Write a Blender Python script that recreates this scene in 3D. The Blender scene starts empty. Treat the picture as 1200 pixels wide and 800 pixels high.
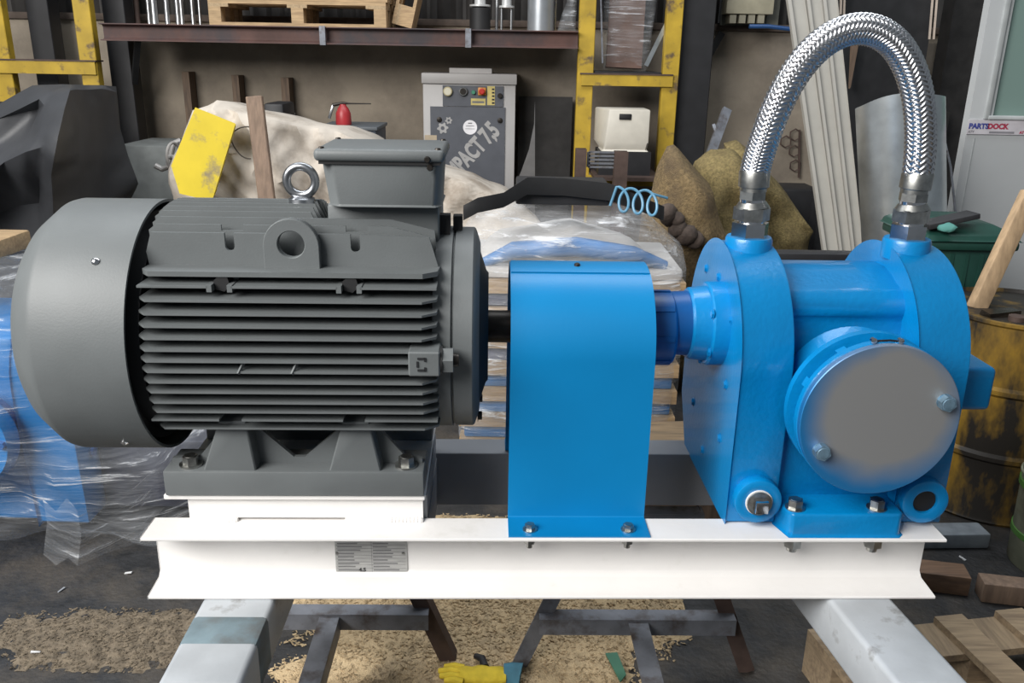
import bpy, bmesh, math, random
from mathutils import Vector, Matrix, noise
random.seed(7)
sc = bpy.context.scene
COL = sc.collection
PI = math.pi
# ------------------------------------------------------------------ camera
FPX = 1000.0; PITCH = math.radians(18.4); ROLL = math.radians(1.0); CAMZ = 1.68
cam_d = bpy.data.cameras.new('camera'); cam_d.sensor_width = 36; cam_d.lens = FPX / 1200 * 36
cam_d.clip_start = .05; cam_d.clip_end = 100
cam = bpy.data.objects.new('camera', cam_d); COL.objects.link(cam)
cam.matrix_world = Matrix.Translation((0, 0, CAMZ)) @ Matrix.Rotation(PI / 2 - PITCH, 4, 'X') @ Matrix.Rotation(ROLL, 4, 'Z')
sc.camera = cam
# ------------------------------------------------------------------ light
world = bpy.data.worlds.new('world'); sc.world = world; world.use_nodes = True
bg = world.node_tree.nodes['Background']
bg.inputs[0].default_value = (.80, .90, 1.0, 1); bg.inputs[1].default_value = .17
def area(name, loc, target, sx, sy, power, col):
    l = bpy.data.lights.new(name, 'AREA'); l.shape = 'RECTANGLE'; l.size = sx; l.size_y = sy; l.energy = power; l.color = col
    o = bpy.data.objects.new(name, l); COL.objects.link(o)
    o.matrix_world = Matrix.Translation(loc) @ (Vector(target) - Vector(loc)).to_track_quat('-Z', 'Y').to_matrix().to_4x4()
    return o
area('daylight_from_open_gate', (-3.9, -1.5, 4.5), (-.2, 2.6, .9), 4.8, 3.2, 760, (1.0, .98, .95))
area('roof_light_strip', (-.4, 4.0, 5.6), (-.4, 5.2, 0), 7, 1.8, 230, (.92, .96, 1.0))
sc.view_settings.view_transform = 'Standard'; sc.view_settings.look = 'None'
sc.view_settings.exposure = 0.0; sc.view_settings.gamma = 1.0; sc.view_settings.use_curve_mapping = False

# ------------------------------------------------------------------ pixel -> place helpers
CP, SP = math.cos(PITCH), math.sin(PITCH)
def ray(px, py):
    x, y = px - 600, py - 400
    X = x * math.cos(ROLL) + y * math.sin(ROLL); Y = -x * math.sin(ROLL) + y * math.cos(ROLL)
    u, v = X / FPX, Y / FPX
    return Vector((u, CP - v * SP, -SP - v * CP))
def at(px, py, Y):
    d = ray(px, py); return Vector((0, 0, CAMZ)) + d * (Y / d.y)
def on_z(px, py, z):
    d = ray(px, py); return Vector((0, 0, CAMZ)) + d * ((z - CAMZ) / d.z)

# ------------------------------------------------------------------ materials
MATS = {}
def mat(name, col, rough=.5, metal=0, var=.12, scale=12, bump=.0, bscale=60, col2=None, c2pos=.55, c2w=.08, c2scale=6, coat=0, detail=4, stretch=None, spec=.5):
    if name in MATS: return MATS[name]
    m = bpy.data.materials.new(name); m.use_nodes = True; nt = m.node_tree; N = nt.nodes; L = nt.links
    b = N['Principled BSDF']; b.inputs['Roughness'].default_value = rough; b.inputs['Metallic'].default_value = metal
    b.inputs['Coat Weight'].default_value = coat; b.inputs['Specular IOR Level'].default_value = spec
    tc = N.new('ShaderNodeTexCoord'); vec = tc.outputs['Object']
    if stretch:
        mp = N.new('ShaderNodeMapping'); mp.inputs['Scale'].default_value = stretch; L.new(vec, mp.inputs[0]); vec = mp.outputs[0]
    n = N.new('ShaderNodeTexNoise'); n.inputs['Scale'].default_value = scale; n.inputs['Detail'].default_value = detail; L.new(vec, n.inputs['Vector'])
    r = N.new('ShaderNodeValToRGB'); e = r.color_ramp.elements
    e[0].position = .3; e[1].position = .7
    e[0].color = [max(0, c * (1 - var)) for c in col] + [1]; e[1].color = [min(1, c * (1 + var)) for c in col] + [1]
    L.new(n.outputs['Fac'], r.inputs[0]); out = r.outputs[0]
    if col2:
        n2 = N.new('ShaderNodeTexNoise'); n2.inputs['Scale'].default_value = c2scale; n2.inputs['Detail'].default_value = 6; n2.inputs['Roughness'].default_value = .65
        L.new(vec, n2.inputs['Vector'])
        r2 = N.new('ShaderNodeValToRGB'); r2.color_ramp.elements[0].position = c2pos - c2w; r2.color_ramp.elements[1].position = c2pos + c2w
        L.new(n2.outputs['Fac'], r2.inputs[0])
        mx = N.new('ShaderNodeMix'); mx.data_type = 'RGBA'; L.new(r2.outputs[0], mx.inputs[0]); L.new(out, mx.inputs[6]); mx.inputs[7].default_value = (*col2, 1); out = mx.outputs[2]
    L.new(out, b.inputs['Base Color'])
    if bump:
        n3 = N.new('ShaderNodeTexNoise'); n3.inputs['Scale'].default_value = bscale; n3.inputs['Detail'].default_value = 3; L.new(vec, n3.inputs['Vector'])
        bp = N.new('ShaderNodeBump'); bp.inputs['Strength'].default_value = bump; bp.inputs['Distance'].default_value = .01
        L.new(n3.outputs['Fac'], bp.inputs['Height']); L.new(bp.outputs[0], b.inputs['Normal'])
    MATS[name] = m; return m
def wood(name, col, col2, axis=(1.5, 14, 14)):
    return mat(name, col, .75, var=.22, scale=6, stretch=axis, bump=.12, bscale=16, col2=col2, c2pos=.62, c2w=.12, c2scale=2.2)
def film_mat(name, tint=(.9, .92, .95), trans=.62, streak=(2, 2, 14)):
    m = bpy.data.materials.new(name); m.use_nodes = True; nt = m.node_tree; N = nt.nodes; L = nt.links
    for n in list(N): N.remove(n)
    o = N.new('ShaderNodeOutputMaterial'); tr = N.new('ShaderNodeBsdfTransparent')
    p = N.new('ShaderNodeBsdfPrincipled'); p.inputs['Base Color'].default_value = (*tint, 1); p.inputs['Roughness'].default_value = .18; p.inputs['Specular IOR Level'].default_value = .8
    tc = N.new('ShaderNodeTexCoord'); mp = N.new('ShaderNodeMapping'); mp.inputs['Scale'].default_value = streak; mp.inputs['Rotation'].default_value = (.1, .25, .15); L.new(tc.outputs['Object'], mp.inputs[0])
    n = N.new('ShaderNodeTexNoise'); n.inputs['Scale'].default_value = 5; n.inputs['Detail'].default_value = 7; n.inputs['Roughness'].default_value = .62; n.inputs['Distortion'].default_value = .6; L.new(mp.outputs[0], n.inputs['Vector'])
    r = N.new('ShaderNodeValToRGB'); a = 1 - trans
    r.color_ramp.elements[0].position = .36; r.color_ramp.elements[0].color = (a * .35,) * 3 + (1,)
    r.color_ramp.elements[1].position = .70; r.color_ramp.elements[1].color = (min(1, a * 5.0),) * 3 + (1,)
    e = r.color_ramp.elements.new(.57); e.color = (a * .7,) * 3 + (1,)
    L.new(n.outputs['Fac'], r.inputs[0])
    bp = N.new('ShaderNodeBump'); bp.inputs['Strength'].default_value = .9; bp.inputs['Distance'].default_value = .02; L.new(n.outputs['Fac'], bp.inputs['Height']); L.new(bp.outputs[0], p.inputs['Normal'])
    mx = N.new('ShaderNodeMixShader'); L.new(r.outputs[0], mx.inputs[0]); L.new(tr.outputs[0], mx.inputs[1]); L.new(p.outputs[0], mx.inputs[2]); L.new(mx.outputs[0], o.inputs[0])
    MATS[name] = m; return m

GREY = mat('motor_grey_paint', (.125, .136, .139), .5, var=.07, scale=9, bump=.04, bscale=220)
GREYD = mat('motor_near_black', (.015, .016, .018), .55)
BLACK = mat('black_rubber', (.012, .012, .013), .6, var=.2)
BLUE = mat('blue_enamel', (.0, .205, .50), .34, var=.08, scale=7, bump=.10, bscale=90, coat=.25)
BLUES = mat('blue_sheet_paint', (.0, .19, .45), .38, var=.04, scale=5, bump=.02, bscale=160)
BLUED = mat('dark_blue_paint', (.0, .085, .30), .4, var=.1)
WHITE = mat('white_frame_paint', (.80, .78, .76), .45, var=.03, scale=6, bump=.06, bscale=40, col2=(.70, .68, .64), c2pos=.7, c2w=.1, c2scale=9)
GREYP = mat('mid_grey', (.24, .25, .27), .5, var=.05)
ZINC = mat('zinc_bolt', (.42, .42, .40), .34, 1, var=.25, scale=60)
EYE = mat('eye_bolt_steel', (.40, .41, .43), .3, 1, var=.15, scale=30)
CHROME = mat('bright_steel', (.72, .72, .73), .18, 1, var=.1, scale=40)
BRAID = mat('braided_steel', (.66, .66, .68), .28, 1, var=.12, scale=80)
DSTEEL = mat('dark_shaft_steel', (.035, .03, .026), .4, .6, var=.3, scale=30)
STEEL = mat('angle_iron', (.19, .20, .225), .5, .35, var=.25, scale=14, col2=(.07, .05, .04), c2pos=.6, c2w=.1, c2scale=12)
RUSTY = mat('rust_brown_steel', (.09, .06, .05), .7, .3, var=.3, scale=14)
GALV = mat('galvanised_bar', (.50, .53, .56), .45, .15, var=.10, scale=9, bump=.08, bscale=30, col2=(.26, .26, .26), c2pos=.64, c2w=.06, c2scale=9)
GALVS = mat('galvanised_sheet', (.66, .70, .71), .30, .92, var=.18, scale=9, bump=.05, bscale=10)
PINE = wood('pine_boards', (.42, .29, .16), (.28, .18, .10))
AGED = wood('aged_pallet_wood', (.31, .23, .145), (.17, .12, .08)); AGEDY = wood('aged_pallet_wood_crosswise', (.29, .215, .135), (.16, .115, .08), (14, 1.5, 14))
PINEY = wood('pine_boards_crosswise', (.40, .29, .17), (.27, .18, .10), (14, 1.5, 14))
OLDW = wood('weathered_wood', (.22, .15, .105), (.13, .09, .07), (10, 10, 1.2))
STICK = wood('rough_stick_wood', (.46, .32, .19), (.26, .17, .10), (8, 8, 2))
YELLOW = mat('yellow_rack_paint', (.44, .29, .025), .55, var=.18, scale=8, col2=(.12, .08, .04), c2pos=.62, c2w=.06, c2scale=9)
POST = mat('black_column_paint', (.014, .014, .016), .55, var=.2)
CREAM = mat('cream_canvas', (.56, .50, .43), .85, var=.1, scale=3, bump=.3, bscale=25, col2=(.30, .25, .20), c2pos=.58, c2w=.1, c2scale=3.5)
TARP = mat('black_tarpaulin', (.042, .044, .049), .50, var=.15, scale=6, bump=.05, bscale=60, spec=.7)
BURLAP = mat('burlap', (.20, .14, .068), .95, var=.4, scale=70, bump=.9, bscale=170, col2=(.12, .085, .05), c2pos=.6, c2w=.1, c2scale=5)
BURLAPY = mat('yellow_burlap', (.26, .20, .085), .95, var=.35, scale=70, bump=.9, bscale=170, col2=(.15, .11, .05), c2pos=.6, c2w=.1, c2scale=4)
FILM = film_mat('stretch_film', trans=.68, streak=(.9, .9, 6))
FILMC = film_mat('clear_film', (.9, .93, .97), trans=.86, streak=(.7, .7, 10))

# ------------------------------------------------------------------ mesh builder
SETPIV = Vector((0, 1.6, 0)); YAW = math.radians(1.7)
SETM = Matrix.Translation(SETPIV) @ Matrix.Rotation(YAW, 4, 'Z') @ Matrix.Translation(-SETPIV)
BASE = {}
def tag(o, label=None, cat=None, group=None, kind=None):
    if label: o['label'] = label
    if cat: o['category'] = cat
    if group: o['group'] = group
    if kind: o['kind'] = kind
    return o
def thing(name, label, cat, base, group=None, inset=False, kind=None):
    o = bpy.data.objects.new(name, None); o.empty_display_size = .05; COL.objects.link(o)
    b = Vector(base); BASE[o.name] = b
    o.matrix_world = (SETM if inset else Matrix()) @ Matrix.Translation(b)
    return tag(o, label, cat, group, kind)
def base_of(o):
    while o.parent: o = o.parent
    return BASE.get(o.name, Vector((0, 0, 0)))
class B:
    def __init__(s): s.bm = bmesh.new()
    def _add(s, verts, faces):
        vs = [s.bm.verts.new(v) for v in verts]
        for f in faces:
            try: s.bm.faces.new([vs[i] for i in f])
            except ValueError: pass
        return vs
    def box(s, x0, x1, y0, y1, z0, z1, M=None):
        v = [Vector((x, y, z)) for z in (z0, z1) for y in (y0, y1) for x in (x0, x1)]
        if M is not None: v = [M @ q for q in v]
        s._add(v, [(0, 2, 3, 1), (4, 5, 7, 6), (0, 1, 5, 4), (2, 6, 7, 3), (0, 4, 6, 2), (1, 3, 7, 5)]); return s
    def bar(s, p0, p1, w, h, up=(0, 0, 1)):
        p0, p1 = Vector(p0), Vector(p1); d = (p1 - p0).normalized(); u = Vector(up); a = d.cross(u)
        if a.length < 1e-4: a = d.cross(Vector((0, 1, 0)))
        a.normalize(); u = a.cross(d).normalized()
        v = [p + a * (w / 2 * i) + u * (h / 2 * j) for p in (p0, p1) for j in (-1, 1) for i in (-1, 1)]
        s._add(v, [(0, 1, 3, 2), (4, 6, 7, 5), (0, 4, 5, 1), (2, 3, 7, 6), (0, 2, 6, 4), (1, 5, 7, 3)]); return s
    def loft(s, rings, cap=True, closed=True):
        n = len(rings[0]); vs = [[s.bm.verts.new(p) for p in r] for r in rings]
        for a, b in zip(vs, vs[1:]):
            for i in range(n if closed else n - 1):
                j = (i + 1) % n
                try: s.bm.faces.new((a[i], a[j], b[j], b[i]))
                except ValueError: pass
        if cap:
            for r in (vs[0], vs[-1]):
                try: s.bm.faces.new(r)
                except ValueError: pass
        return s
    def prism(s, poly, axis, a0, a1):
        f = {'x': lambda p, a: (a, p[0], p[1]), 'y': lambda p, a: (p[0], a, p[1]), 'z': lambda p, a: (p[0], p[1], a)}[axis]
        return s.loft([[Vector(f(p, a)) for p in poly] for a in (a0, a1)])
    def ringplate(s, outer, inner, axis, a0, a1):
        f = {'x': lambda p, a: (a, p[0], p[1]), 'y': lambda p, a: (p[0], a, p[1]), 'z': lambda p, a: (p[0], p[1], a)}[axis]
        R = [[s.bm.verts.new(f(p, a)) for p in q] for q in (outer, inner) for a in (a0, a1)]
        n = len(outer)
        for i in range(n):
            j = (i + 1) % n
            for A, Bq in ((R[0], R[1]), (R[1], R[3]), (R[3], R[2]), (R[2], R[0])):
                s.bm.faces.new((A[i], A[j], Bq[j], Bq[i]))
        return s
    def lathe(s, prof, axis, c, seg=48, cap=True):
        # prof: list of (a, r) along axis through c
        rings = []
        for a, r in prof:
            r = max(r, 1e-4); ring = []
            for k in range(seg):
                t = 2 * PI * k / seg
                if axis == 'x': ring.append(Vector((a, c[1] + r * math.cos(t), c[2] + r * math.sin(t))))
                elif axis == 'y': ring.append(Vector((c[0] + r * math.cos(t), a, c[2] + r * math.sin(t))))
                else: ring.append(Vector((c[0] + r * math.cos(t), c[1] + r * math.sin(t), a)))
            rings.append(ring)
        return s.loft(rings, cap)
    def cyl(s, p0, p1, r0, r1=None, seg=16, rot=0):
        p0, p1 = Vector(p0), Vector(p1); r1 = r0 if r1 is None else r1; d = (p1 - p0).normalized()
        a = d.orthogonal().normalized(); b = d.cross(a)
        rings = [[p + (a * math.cos(2 * PI * k / seg + rot) + b * math.sin(2 * PI * k / seg + rot)) * r for k in range(seg)] for p, r in ((p0, r0), (p1, r1))]
        return s.loft(rings)
    def tube(s, pts, r, seg=10, closed=False, flat=1.0):
        pts = [Vector(p) for p in pts]; n = len(pts); rings = []; a = None
        for i, p in enumerate(pts):
            d = (pts[(i + 1) % n if closed else min(i + 1, n - 1)] - pts[i - 1 if closed or i else 0]).normalized()
            if a is None: a = d.orthogonal().normalized()
            a = (a - d * a.dot(d)).normalized(); b = d.cross(a)
            rr = r[i] if isinstance(r, (list, tuple)) else r
            rings.append([p + (a * math.cos(2 * PI * k / seg) + b * math.sin(2 * PI * k / seg) * flat) * rr for k in range(seg)])
        if closed: rings.append(rings[0]); return s.loft(rings, False)
        return s.loft(rings)
    def blob(s, outline, Y, df, db, rings=9, n=2.6, amp=.02, ns=3.0, seed=0, res=56, cen=None):
        # outline: closed list of (x, z) at depth Y; pillow of depth df towards -Y and db towards +Y
        P = [Vector((p[0], 0, p[1])) for p in outline]
        L = [(P[(i + 1) % len(P)] - P[i]).length for i in range(len(P))]; T = sum(L); q = []
        for k in range(res):
            d = T * k / res; i = 0
            while d > L[i]: d -= L[i]; i += 1
            q.append(P[i].lerp(P[(i + 1) % len(P)], d / max(L[i], 1e-6)))
        c = Vector((cen[0], 0, cen[1])) if cen else sum(q, Vector()) / res
        allr = []
        for sgn, dep in ((-1, df), (1, db)):
            R = []
            for j in range(rings + 1):
                k = j / rings if sgn < 0 else 1 - j / rings
                if sgn < 0 and j == 0: k = .02
                if sgn > 0 and j == 0: continue
                if sgn > 0 and j == rings: k = .02
                k2 = k ** .8; ring = []
                for p in q:
                    v = c + (p - c) * k2; y = sgn * dep * (1 - k2 ** n) ** (1 / n)
                    w = Vector((v.x, Y + y, v.z)); sd = Vector((seed * 7.3, seed * 3.1, 0))
                    f = amp * noise.noise(w * ns + sd) + amp * .5 * noise.noise(w * ns * 2.3 + sd)
                    w.y += f * (1.2 if sgn < 0 else 1); w.z += f * .35 * k; w.x += .35 * k * amp * noise.noise(w * ns - sd)
                    ring.append(w)
                R.append(ring)
            allr += R
        return s.loft(allr)
    def bevel(s, w, seg=2, ang=30):
        bmesh.ops.remove_doubles(s.bm, verts=s.bm.verts, dist=1e-5)
        s.bm.normal_update()
        es = [e for e in s.bm.edges if len(e.link_faces) == 2 and e.calc_face_angle(0) > math.radians(ang)]
        bmesh.ops.bevel(s.bm, geom=es, offset=w, segments=seg, affect='EDGES', profile=.5, clamp_overlap=True); return s
    def jitter(s, amp, sc_=8, seed=0):
        for v in s.bm.verts: v.co += noise.noise_vector(v.co * sc_ + Vector((seed, seed * 2, 0))) * amp
        return s
    def mesh(s, name, m, off=None, smooth=32):
        bmesh.ops.recalc_face_normals(s.bm, faces=s.bm.faces)
        if off is not None: bmesh.ops.translate(s.bm, verts=s.bm.verts, vec=-off)
        me = bpy.data.meshes.new(name); s.bm.to_mesh(me); s.bm.free()
        if m: me.materials.append(m)
        if smooth:
            me.shade_smooth(); me.set_sharp_from_angle(angle=math.radians(smooth))
        return me
    def obj(s, name, m, parent=None, label=None, smooth=32):
        me = s.mesh(name, m, base_of(parent) if parent else None, smooth)
        o = bpy.data.objects.new(name, me); COL.objects.link(o)
        if parent: o.parent = parent
        if label: o['label'] = label
        return o
    def top(s, name, m, label=None, cat=None, group=None, kind=None, smooth=32, inset=False):
        vs = [v.co for v in s.bm.verts]
        lo = Vector((min(v.x for v in vs), min(v.y for v in vs), min(v.z for v in vs))); hi = Vector((max(v.x for v in vs), max(v.y for v in vs), 0))
        b = Vector(((lo.x + hi.x) / 2, (lo.y + hi.y) / 2, lo.z))
        o = bpy.data.objects.new(name, s.mesh(name, m, b, smooth)); COL.objects.link(o); BASE[o.name] = b
        o.matrix_world = (SETM if inset else Matrix()) @ Matrix.Translation(b)
        return tag(o, label, cat, group, kind)
def piece(name, me, M, parent, label=None):
    o = bpy.data.objects.new(name, me); COL.objects.link(o); o.parent = parent
    o.matrix_local = Matrix.Translation(-base_of(parent)) @ M
    if label: o['label'] = label
    return o
def T(x, y, z): return Matrix.Translation((x, y, z))
def circ(cx, cy, r, n=32, a0=0, a1=2 * PI, end=False):
    return [(cx + r * math.cos(a0 + (a1 - a0) * k / (n - 1 if end else n)), cy + r * math.sin(a0 + (a1 - a0) * k / (n - 1 if end else n))) for k in range(n)]
def text_mesh(txt, size, m, extrude=.0006, bold=0):
    cu = bpy.data.curves.new('lettering', 'FONT'); cu.body = txt; cu.size = size; cu.extrude = extrude; cu.align_x = 'CENTER'; cu.align_y = 'CENTER'; cu.offset = bold; cu.resolution_u = 3
    o = bpy.data.objects.new('lettering', cu); COL.objects.link(o)
    bpy.context.view_layer.update()
    me = bpy.data.meshes.new_from_object(o.evaluated_get(bpy.context.evaluated_depsgraph_get()))
    bpy.data.objects.remove(o); bpy.data.curves.remove(cu)
    me.materials.clear(); me.materials.append(m); return me
FRONT = Matrix.Rotation(PI / 2, 4, 'X')     # text lying in XY -> standing in XZ facing -Y
# hexagon bolt meshes along +Z (head above origin, washer included)
def hexbolt(r, h, m, washer=1.35, wt=.15, neck=0):
    b = B()
    if washer: b.cyl((0, 0, 0), (0, 0, h * wt), r * washer, seg=20)
    b.cyl((0, 0, h * wt if washer else 0), (0, 0, h), r, seg=6)
    b.cyl((0, 0, h), (0, 0, h * 1.06), r * .8, r * .7, seg=16)
    return b.mesh('hexagon_head', m, smooth=20)
UPZ = Matrix(); TOFRONT = Matrix.Rotation(PI / 2, 4, 'X'); DOWN = Matrix.Rotation(PI, 4, 'X'); TOLEFT = Matrix.Rotation(-PI / 2, 4, 'Y'); TORIGHT = Matrix.Rotation(PI / 2, 4, 'Y')
# ================================================================== SETTING
FLOORM = mat('dark_workshop_floor', (.020, .020, .021), .65, var=.5, scale=14, bump=.5, bscale=55, col2=(.075, .062, .048), c2pos=.58, c2w=.12, c2scale=2.6)
WALLM = mat('dirty_plaster', (.30, .255, .20), .9, var=.16, scale=2.2, bump=.25, bscale=30, col2=(.15, .125, .10), c2pos=.60, c2w=.14, c2scale=1.3)
tag(B().box(-7, 6, -3.5, 7.3, -.1, 0).obj('floor', FLOORM), kind='structure')
wall = tag(B().box(-7, 6, 7.0, 7.25, 0, 1.93).obj('wall_back', WALLM), kind='structure')
DARKSHEET = mat('sooty_corrugated_sheet', (.035, .032, .030), .6, .2, var=.4, scale=5)
cor = []
for k in range(0, 521):
    x = -7 + 13 * k / 520; cor.append((x, 7.06 + .018 * math.sin(x * 2 * PI / .11)))
cor2 = [(x, y + .012) for x, y in reversed(cor)]
tag(B().prism(cor + cor2, 'z', 1.935, 3.4).obj('wall_upper', DARKSHEET), kind='structure')
tag(B().box(-7, 6, 6.97, 7.05, 1.90, 1.95).bevel(.006).obj('trim_1', mat('wall_ledge', (.10, .075, .06), .85, var=.3)), kind='structure')

# ================================================================== PUMP SET (own axes: x along the shaft)
S, ZS = 1.86, 1.0975
XA, XB, ZT, ZB = -.781, .954, .702, .551
fr = thing('base_frame', 'white painted steel channel base frame carrying motor and pump', 'frame', (.08, 1.85, ZB), inset=True)
def channel_poly(y_open, y_web, z0, z1, t=.008):
    s = 1 if y_web > y_open else -1
    return [(y_open, z0), (y_web, z0), (y_web, z1), (y_open, z1), (y_open, z1 - .007), (y_web - s * .02, z1 - .0105), (y_web - s * t, z1 - .022), (y_web - s * t, z0 + .022), (y_web - s * .02, z0 + .0105), (y_open, z0 + .007)]
B().prism(channel_poly(1.6, 1.688, ZB, ZT), 'x', XA, XB).bevel(.0015, 1).obj('channel', WHITE, fr, 'white channel beam open towards the viewer')
B().prism(channel_poly(2.104, 2.016, ZB, ZT), 'x', XA, XB).bevel(.0015, 1).obj('channel', GREYP, fr, 'rear channel beam')  # shade on the rear beam is put into this grey colour
for x in (-.70, -.184, .60):
    B().box(x - .008, x + .006, 1.688, 2.016, ZB + .01, ZT - .012).obj('cross_member', GREYP, fr)
B().box(-.747, -.182, 1.665, 2.06, .758, .770).bevel(.002, 1).obj('motor_plate', WHITE, fr)
B().prism([(-.70, .7025), (-.60, .7025), (-.60, .709), (-.36, .709), (-.36, .7025), (-.188, .7025), (-.188, .758), (-.70, .758)], 'y', 1.676, 1.688).obj('riser_web', WHITE, fr)
B().box(-.700, -.188, 2.018, 2.030, .708, .758).obj('riser_web', WHITE, fr)
B().box(-.192, -.180, 1.69, 2.016, .66, .757).obj('riser_side', GREYP, fr)
for x0, x1, n in ((-.265, -.192, 9), (-.62, -.60, 3)):
    b = B()
    for k in range(n):
        xo = x0 + (x1 - x0) * k / n
        b.lathe([(xo, .001), (xo + .002, .006), (xo + .007, .0085), (xo + .012, .006), (xo + .014, .001)], 'x', (0, 1.674, .7035), 10)
    b.obj('weld_bead', WHITE, fr)
# rating plate on the web
PLATE = mat('rating_plate_metal', (.42, .42, .41), .45, .4, var=.15, scale=30, stretch=(1, 1, 8))
INK = mat('plate_ink', (.16, .16, .165), .7, var=.1); INKD = mat('plate_stamp', (.03, .03, .03), .7)
npl = B().box(-.387, -.225, 1.677, 1.6795, .568, .652).bevel(.0008, 1).obj('rating_plate', PLATE, fr, 'small metal rating plate with rows of fine print')
b = B()
for r in range(9):
    z = .643 - .0085 * r
    for c0, c1 in ((-.381, -.381 + random.uniform(.035, .065)), (-.302, -.302 + random.uniform(.03, .06))):
        b.box(c0, c1, 1.6766, 1.6772, z - .0014, z + .0014)
    b.box(-.383, -.229, 1.6767, 1.6771, z - .0045, z - .0041)
b.box(-.3055, -.3047, 1.6767, 1.6771, .57, .65); b.obj('fine_print', INK, npl)
piece('stamped_number', text_mesh('4.5', .0135, INKD, .0004, .0004), T(-.327, 1.6766, .575) @ FRONT, npl)
rv = B().cyl((0, 0, 0), (0, 0, .003), .004, .0025, seg=10).mesh('rivet', ZINC)
for x in (-.383, -.234): piece('rivet', rv, T(x, 1.677, .618) @ TOFRONT, npl)

# ------------------------------------------------------------------ electric motor
mo = thing('electric_motor', 'large grey finned electric motor with round fan cover and terminal box', 'motor', (-.46, S, .77), inset=True)
cov = B().lathe([(-.752, .278), (-.93, .278), (-.942, .275), (-.985, .240), (-.998, .222), (-1.004, .20), (-1.004, .02), (-.998, .02), (-.995, .20), (-.94, .268), (-.752, .272), (-.752, .278)], 'x', (0, S, ZS), 96, cap=False).obj('fan_cover', GREY, mo, 'smooth grey cylindrical fan cover', smooth=35)
scr = B().lathe([(0, .0085), (.002, .0085), (.005, .006), (.0065, .002)], 'z', (0, 0, 0), 14).mesh('cover_screw', CHROME)
for a in (43, -48, 137, 228):
    ar = math.radians(a); n = Vector((0, -math.cos(ar), math.sin(ar)))
    piece('cover_screw', scr, T(-.818, S + n.y * .278, ZS + n.z * .278) @ n.to_track_quat('Z', 'Y').to_matrix().to_4x4(), cov)
B().lathe([(-.80, .10), (-.78, .19), (-.16, .19), (-.14, .18)], 'x', (0, S, ZS), 64).obj('stator_housing', GREY, mo)
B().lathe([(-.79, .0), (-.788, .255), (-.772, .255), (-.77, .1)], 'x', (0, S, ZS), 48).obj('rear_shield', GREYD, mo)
# horizontal cooling fins, front and back
RF = .270
fz = [.168, .146, .121, .097, .074, .051, .028, .006, -.016, -.039, -.062, -.087, -.111, -.134, -.160]
def hfin(z, side, x0=-.735, x1=-.150, t0=.0085, t1=.0045, tipcut=True):
    rt = math.sqrt(RF * RF - z * z); rr = math.sqrt(max(.182 ** 2 - z * z, .04 ** 2))
    if z > .16: rr = .145
    ro, ri = S - side * rt, S - side * rr
    mid = S - side * (rt - .022)
    P = [(x0 + .002, ri), (x0, mid), (x0 + .018, ro), (x1 - .028, ro), (x1, mid), (x1 + .004, ri)] if tipcut else [(x0, ri), (x0, ro), (x1, ro), (x1, ri)]
    def th(y): return t1 + (t0 - t1) * abs(y - ro) / max(abs(ri - ro), 1e-4)
    return B().loft([[Vector((x, y, ZS + z + sg * th(y) / 2)) for x, y in P] for sg in (-1, 1)])
for side in (1, -1):
    for i, z in enumerate(fz):
        if i == 0: hfin(z, side, t0=.012, t1=.010).obj('fin', GREY, mo)
        elif i in (1, 13):
            for a, c in ((-.735, -.598), (-.552, -.345), (-.300, -.150)):
                b = hfin(z, side, a, c, tipcut=False); b.obj('fin', GREY, mo)
        else: hfin(z, side).obj('fin', GREY, mo)
for xc in (-.575, -.322):     # little brackets around the drain openings
    for zz in (.146,):
        yy = S - math.sqrt(RF ** 2 - zz ** 2)
        for sx in (-1, 1):
            B().box(xc + sx * .020 - .005, xc + sx * .020 + .005, yy, yy + .05, ZS + zz - .010, ZS + zz + .004).obj('slot_bracket', GREY, mo)
        B().cyl((xc, yy + .018, ZS + zz + .003), (xc, yy + .05, ZS + zz + .003), .017, seg=6).obj('drain_hole', BLACK, mo)
for xc in (-.535, -.43):      # slanted casting marks across the middle fins
    B().bar((xc - .004, S - .271, ZS - .018), (xc + .006, S - .255, ZS + .004), .004, .006).obj('casting_mark', GREY, mo)
# vertical fins on the top and bottom
def vfin(dy, top, x0, x1, slots, cham, t=.005, zlow=.17):
    zt = ZS + top; P = [(x0, ZS + zlow), (x0 - .004, zt - .012), (x0 + .012, zt)]
    for xc, w, d in slots:
        P += [(xc - w, zt), (xc - w, zt - d), (xc + w, zt - d), (xc + w, zt)]
    P += [(x1 - cham[0], zt), (x1, zt - cham[1]), (x1 + .006, ZS + zlow)]
    return B().prism(P, 'y', S + dy - t / 2, S + dy + t / 2)
dys = [-.126, -.102, -.078, -.054, -.030, -.006, .018, .042, .066, .090, .114, .138]
for dy in dys:
    top = math.sqrt(.281 ** 2 - dy * dy)
    if dy < -.09: vfin(dy, top, -.733, -.160, [(-.569, .022, .012), (-.317, .022, .012)] if dy < -.11 else [], (.09, .022)).obj('fin', GREY, mo)
    else: vfin(dy, top, -.736, -.398, [], (.02, .05)).obj('fin', GREY, mo)
# slotted front panel fin
y0 = S - .150
def uslot(xc, zt, w=.0095, d=.036):
    return [(xc - w, zt), (xc - w, zt - d + w)] + [(xc + w * math.cos(a), zt - d + w + w * math.sin(a)) for a in [PI + PI * k / 8 for k in range(1, 8)]] + [(xc + w, zt - d + w), (xc + w, zt)]
zt = ZS + .239
for P in ([(-.733, ZS + .160), (-.737, ZS + .20), (-.724, zt)] + uslot(-.569, zt) + [(-.478, zt), (-.478, ZS + .160)], [(-.405, ZS + .160), (-.405, zt)] + uslot(-.317, zt) + [(-.168, zt - .004), (-.146, ZS + .160)]):
    B().prism(P, 'y', y0 - .004, y0 + .004).obj('slotted_panel', GREY, mo)
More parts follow.
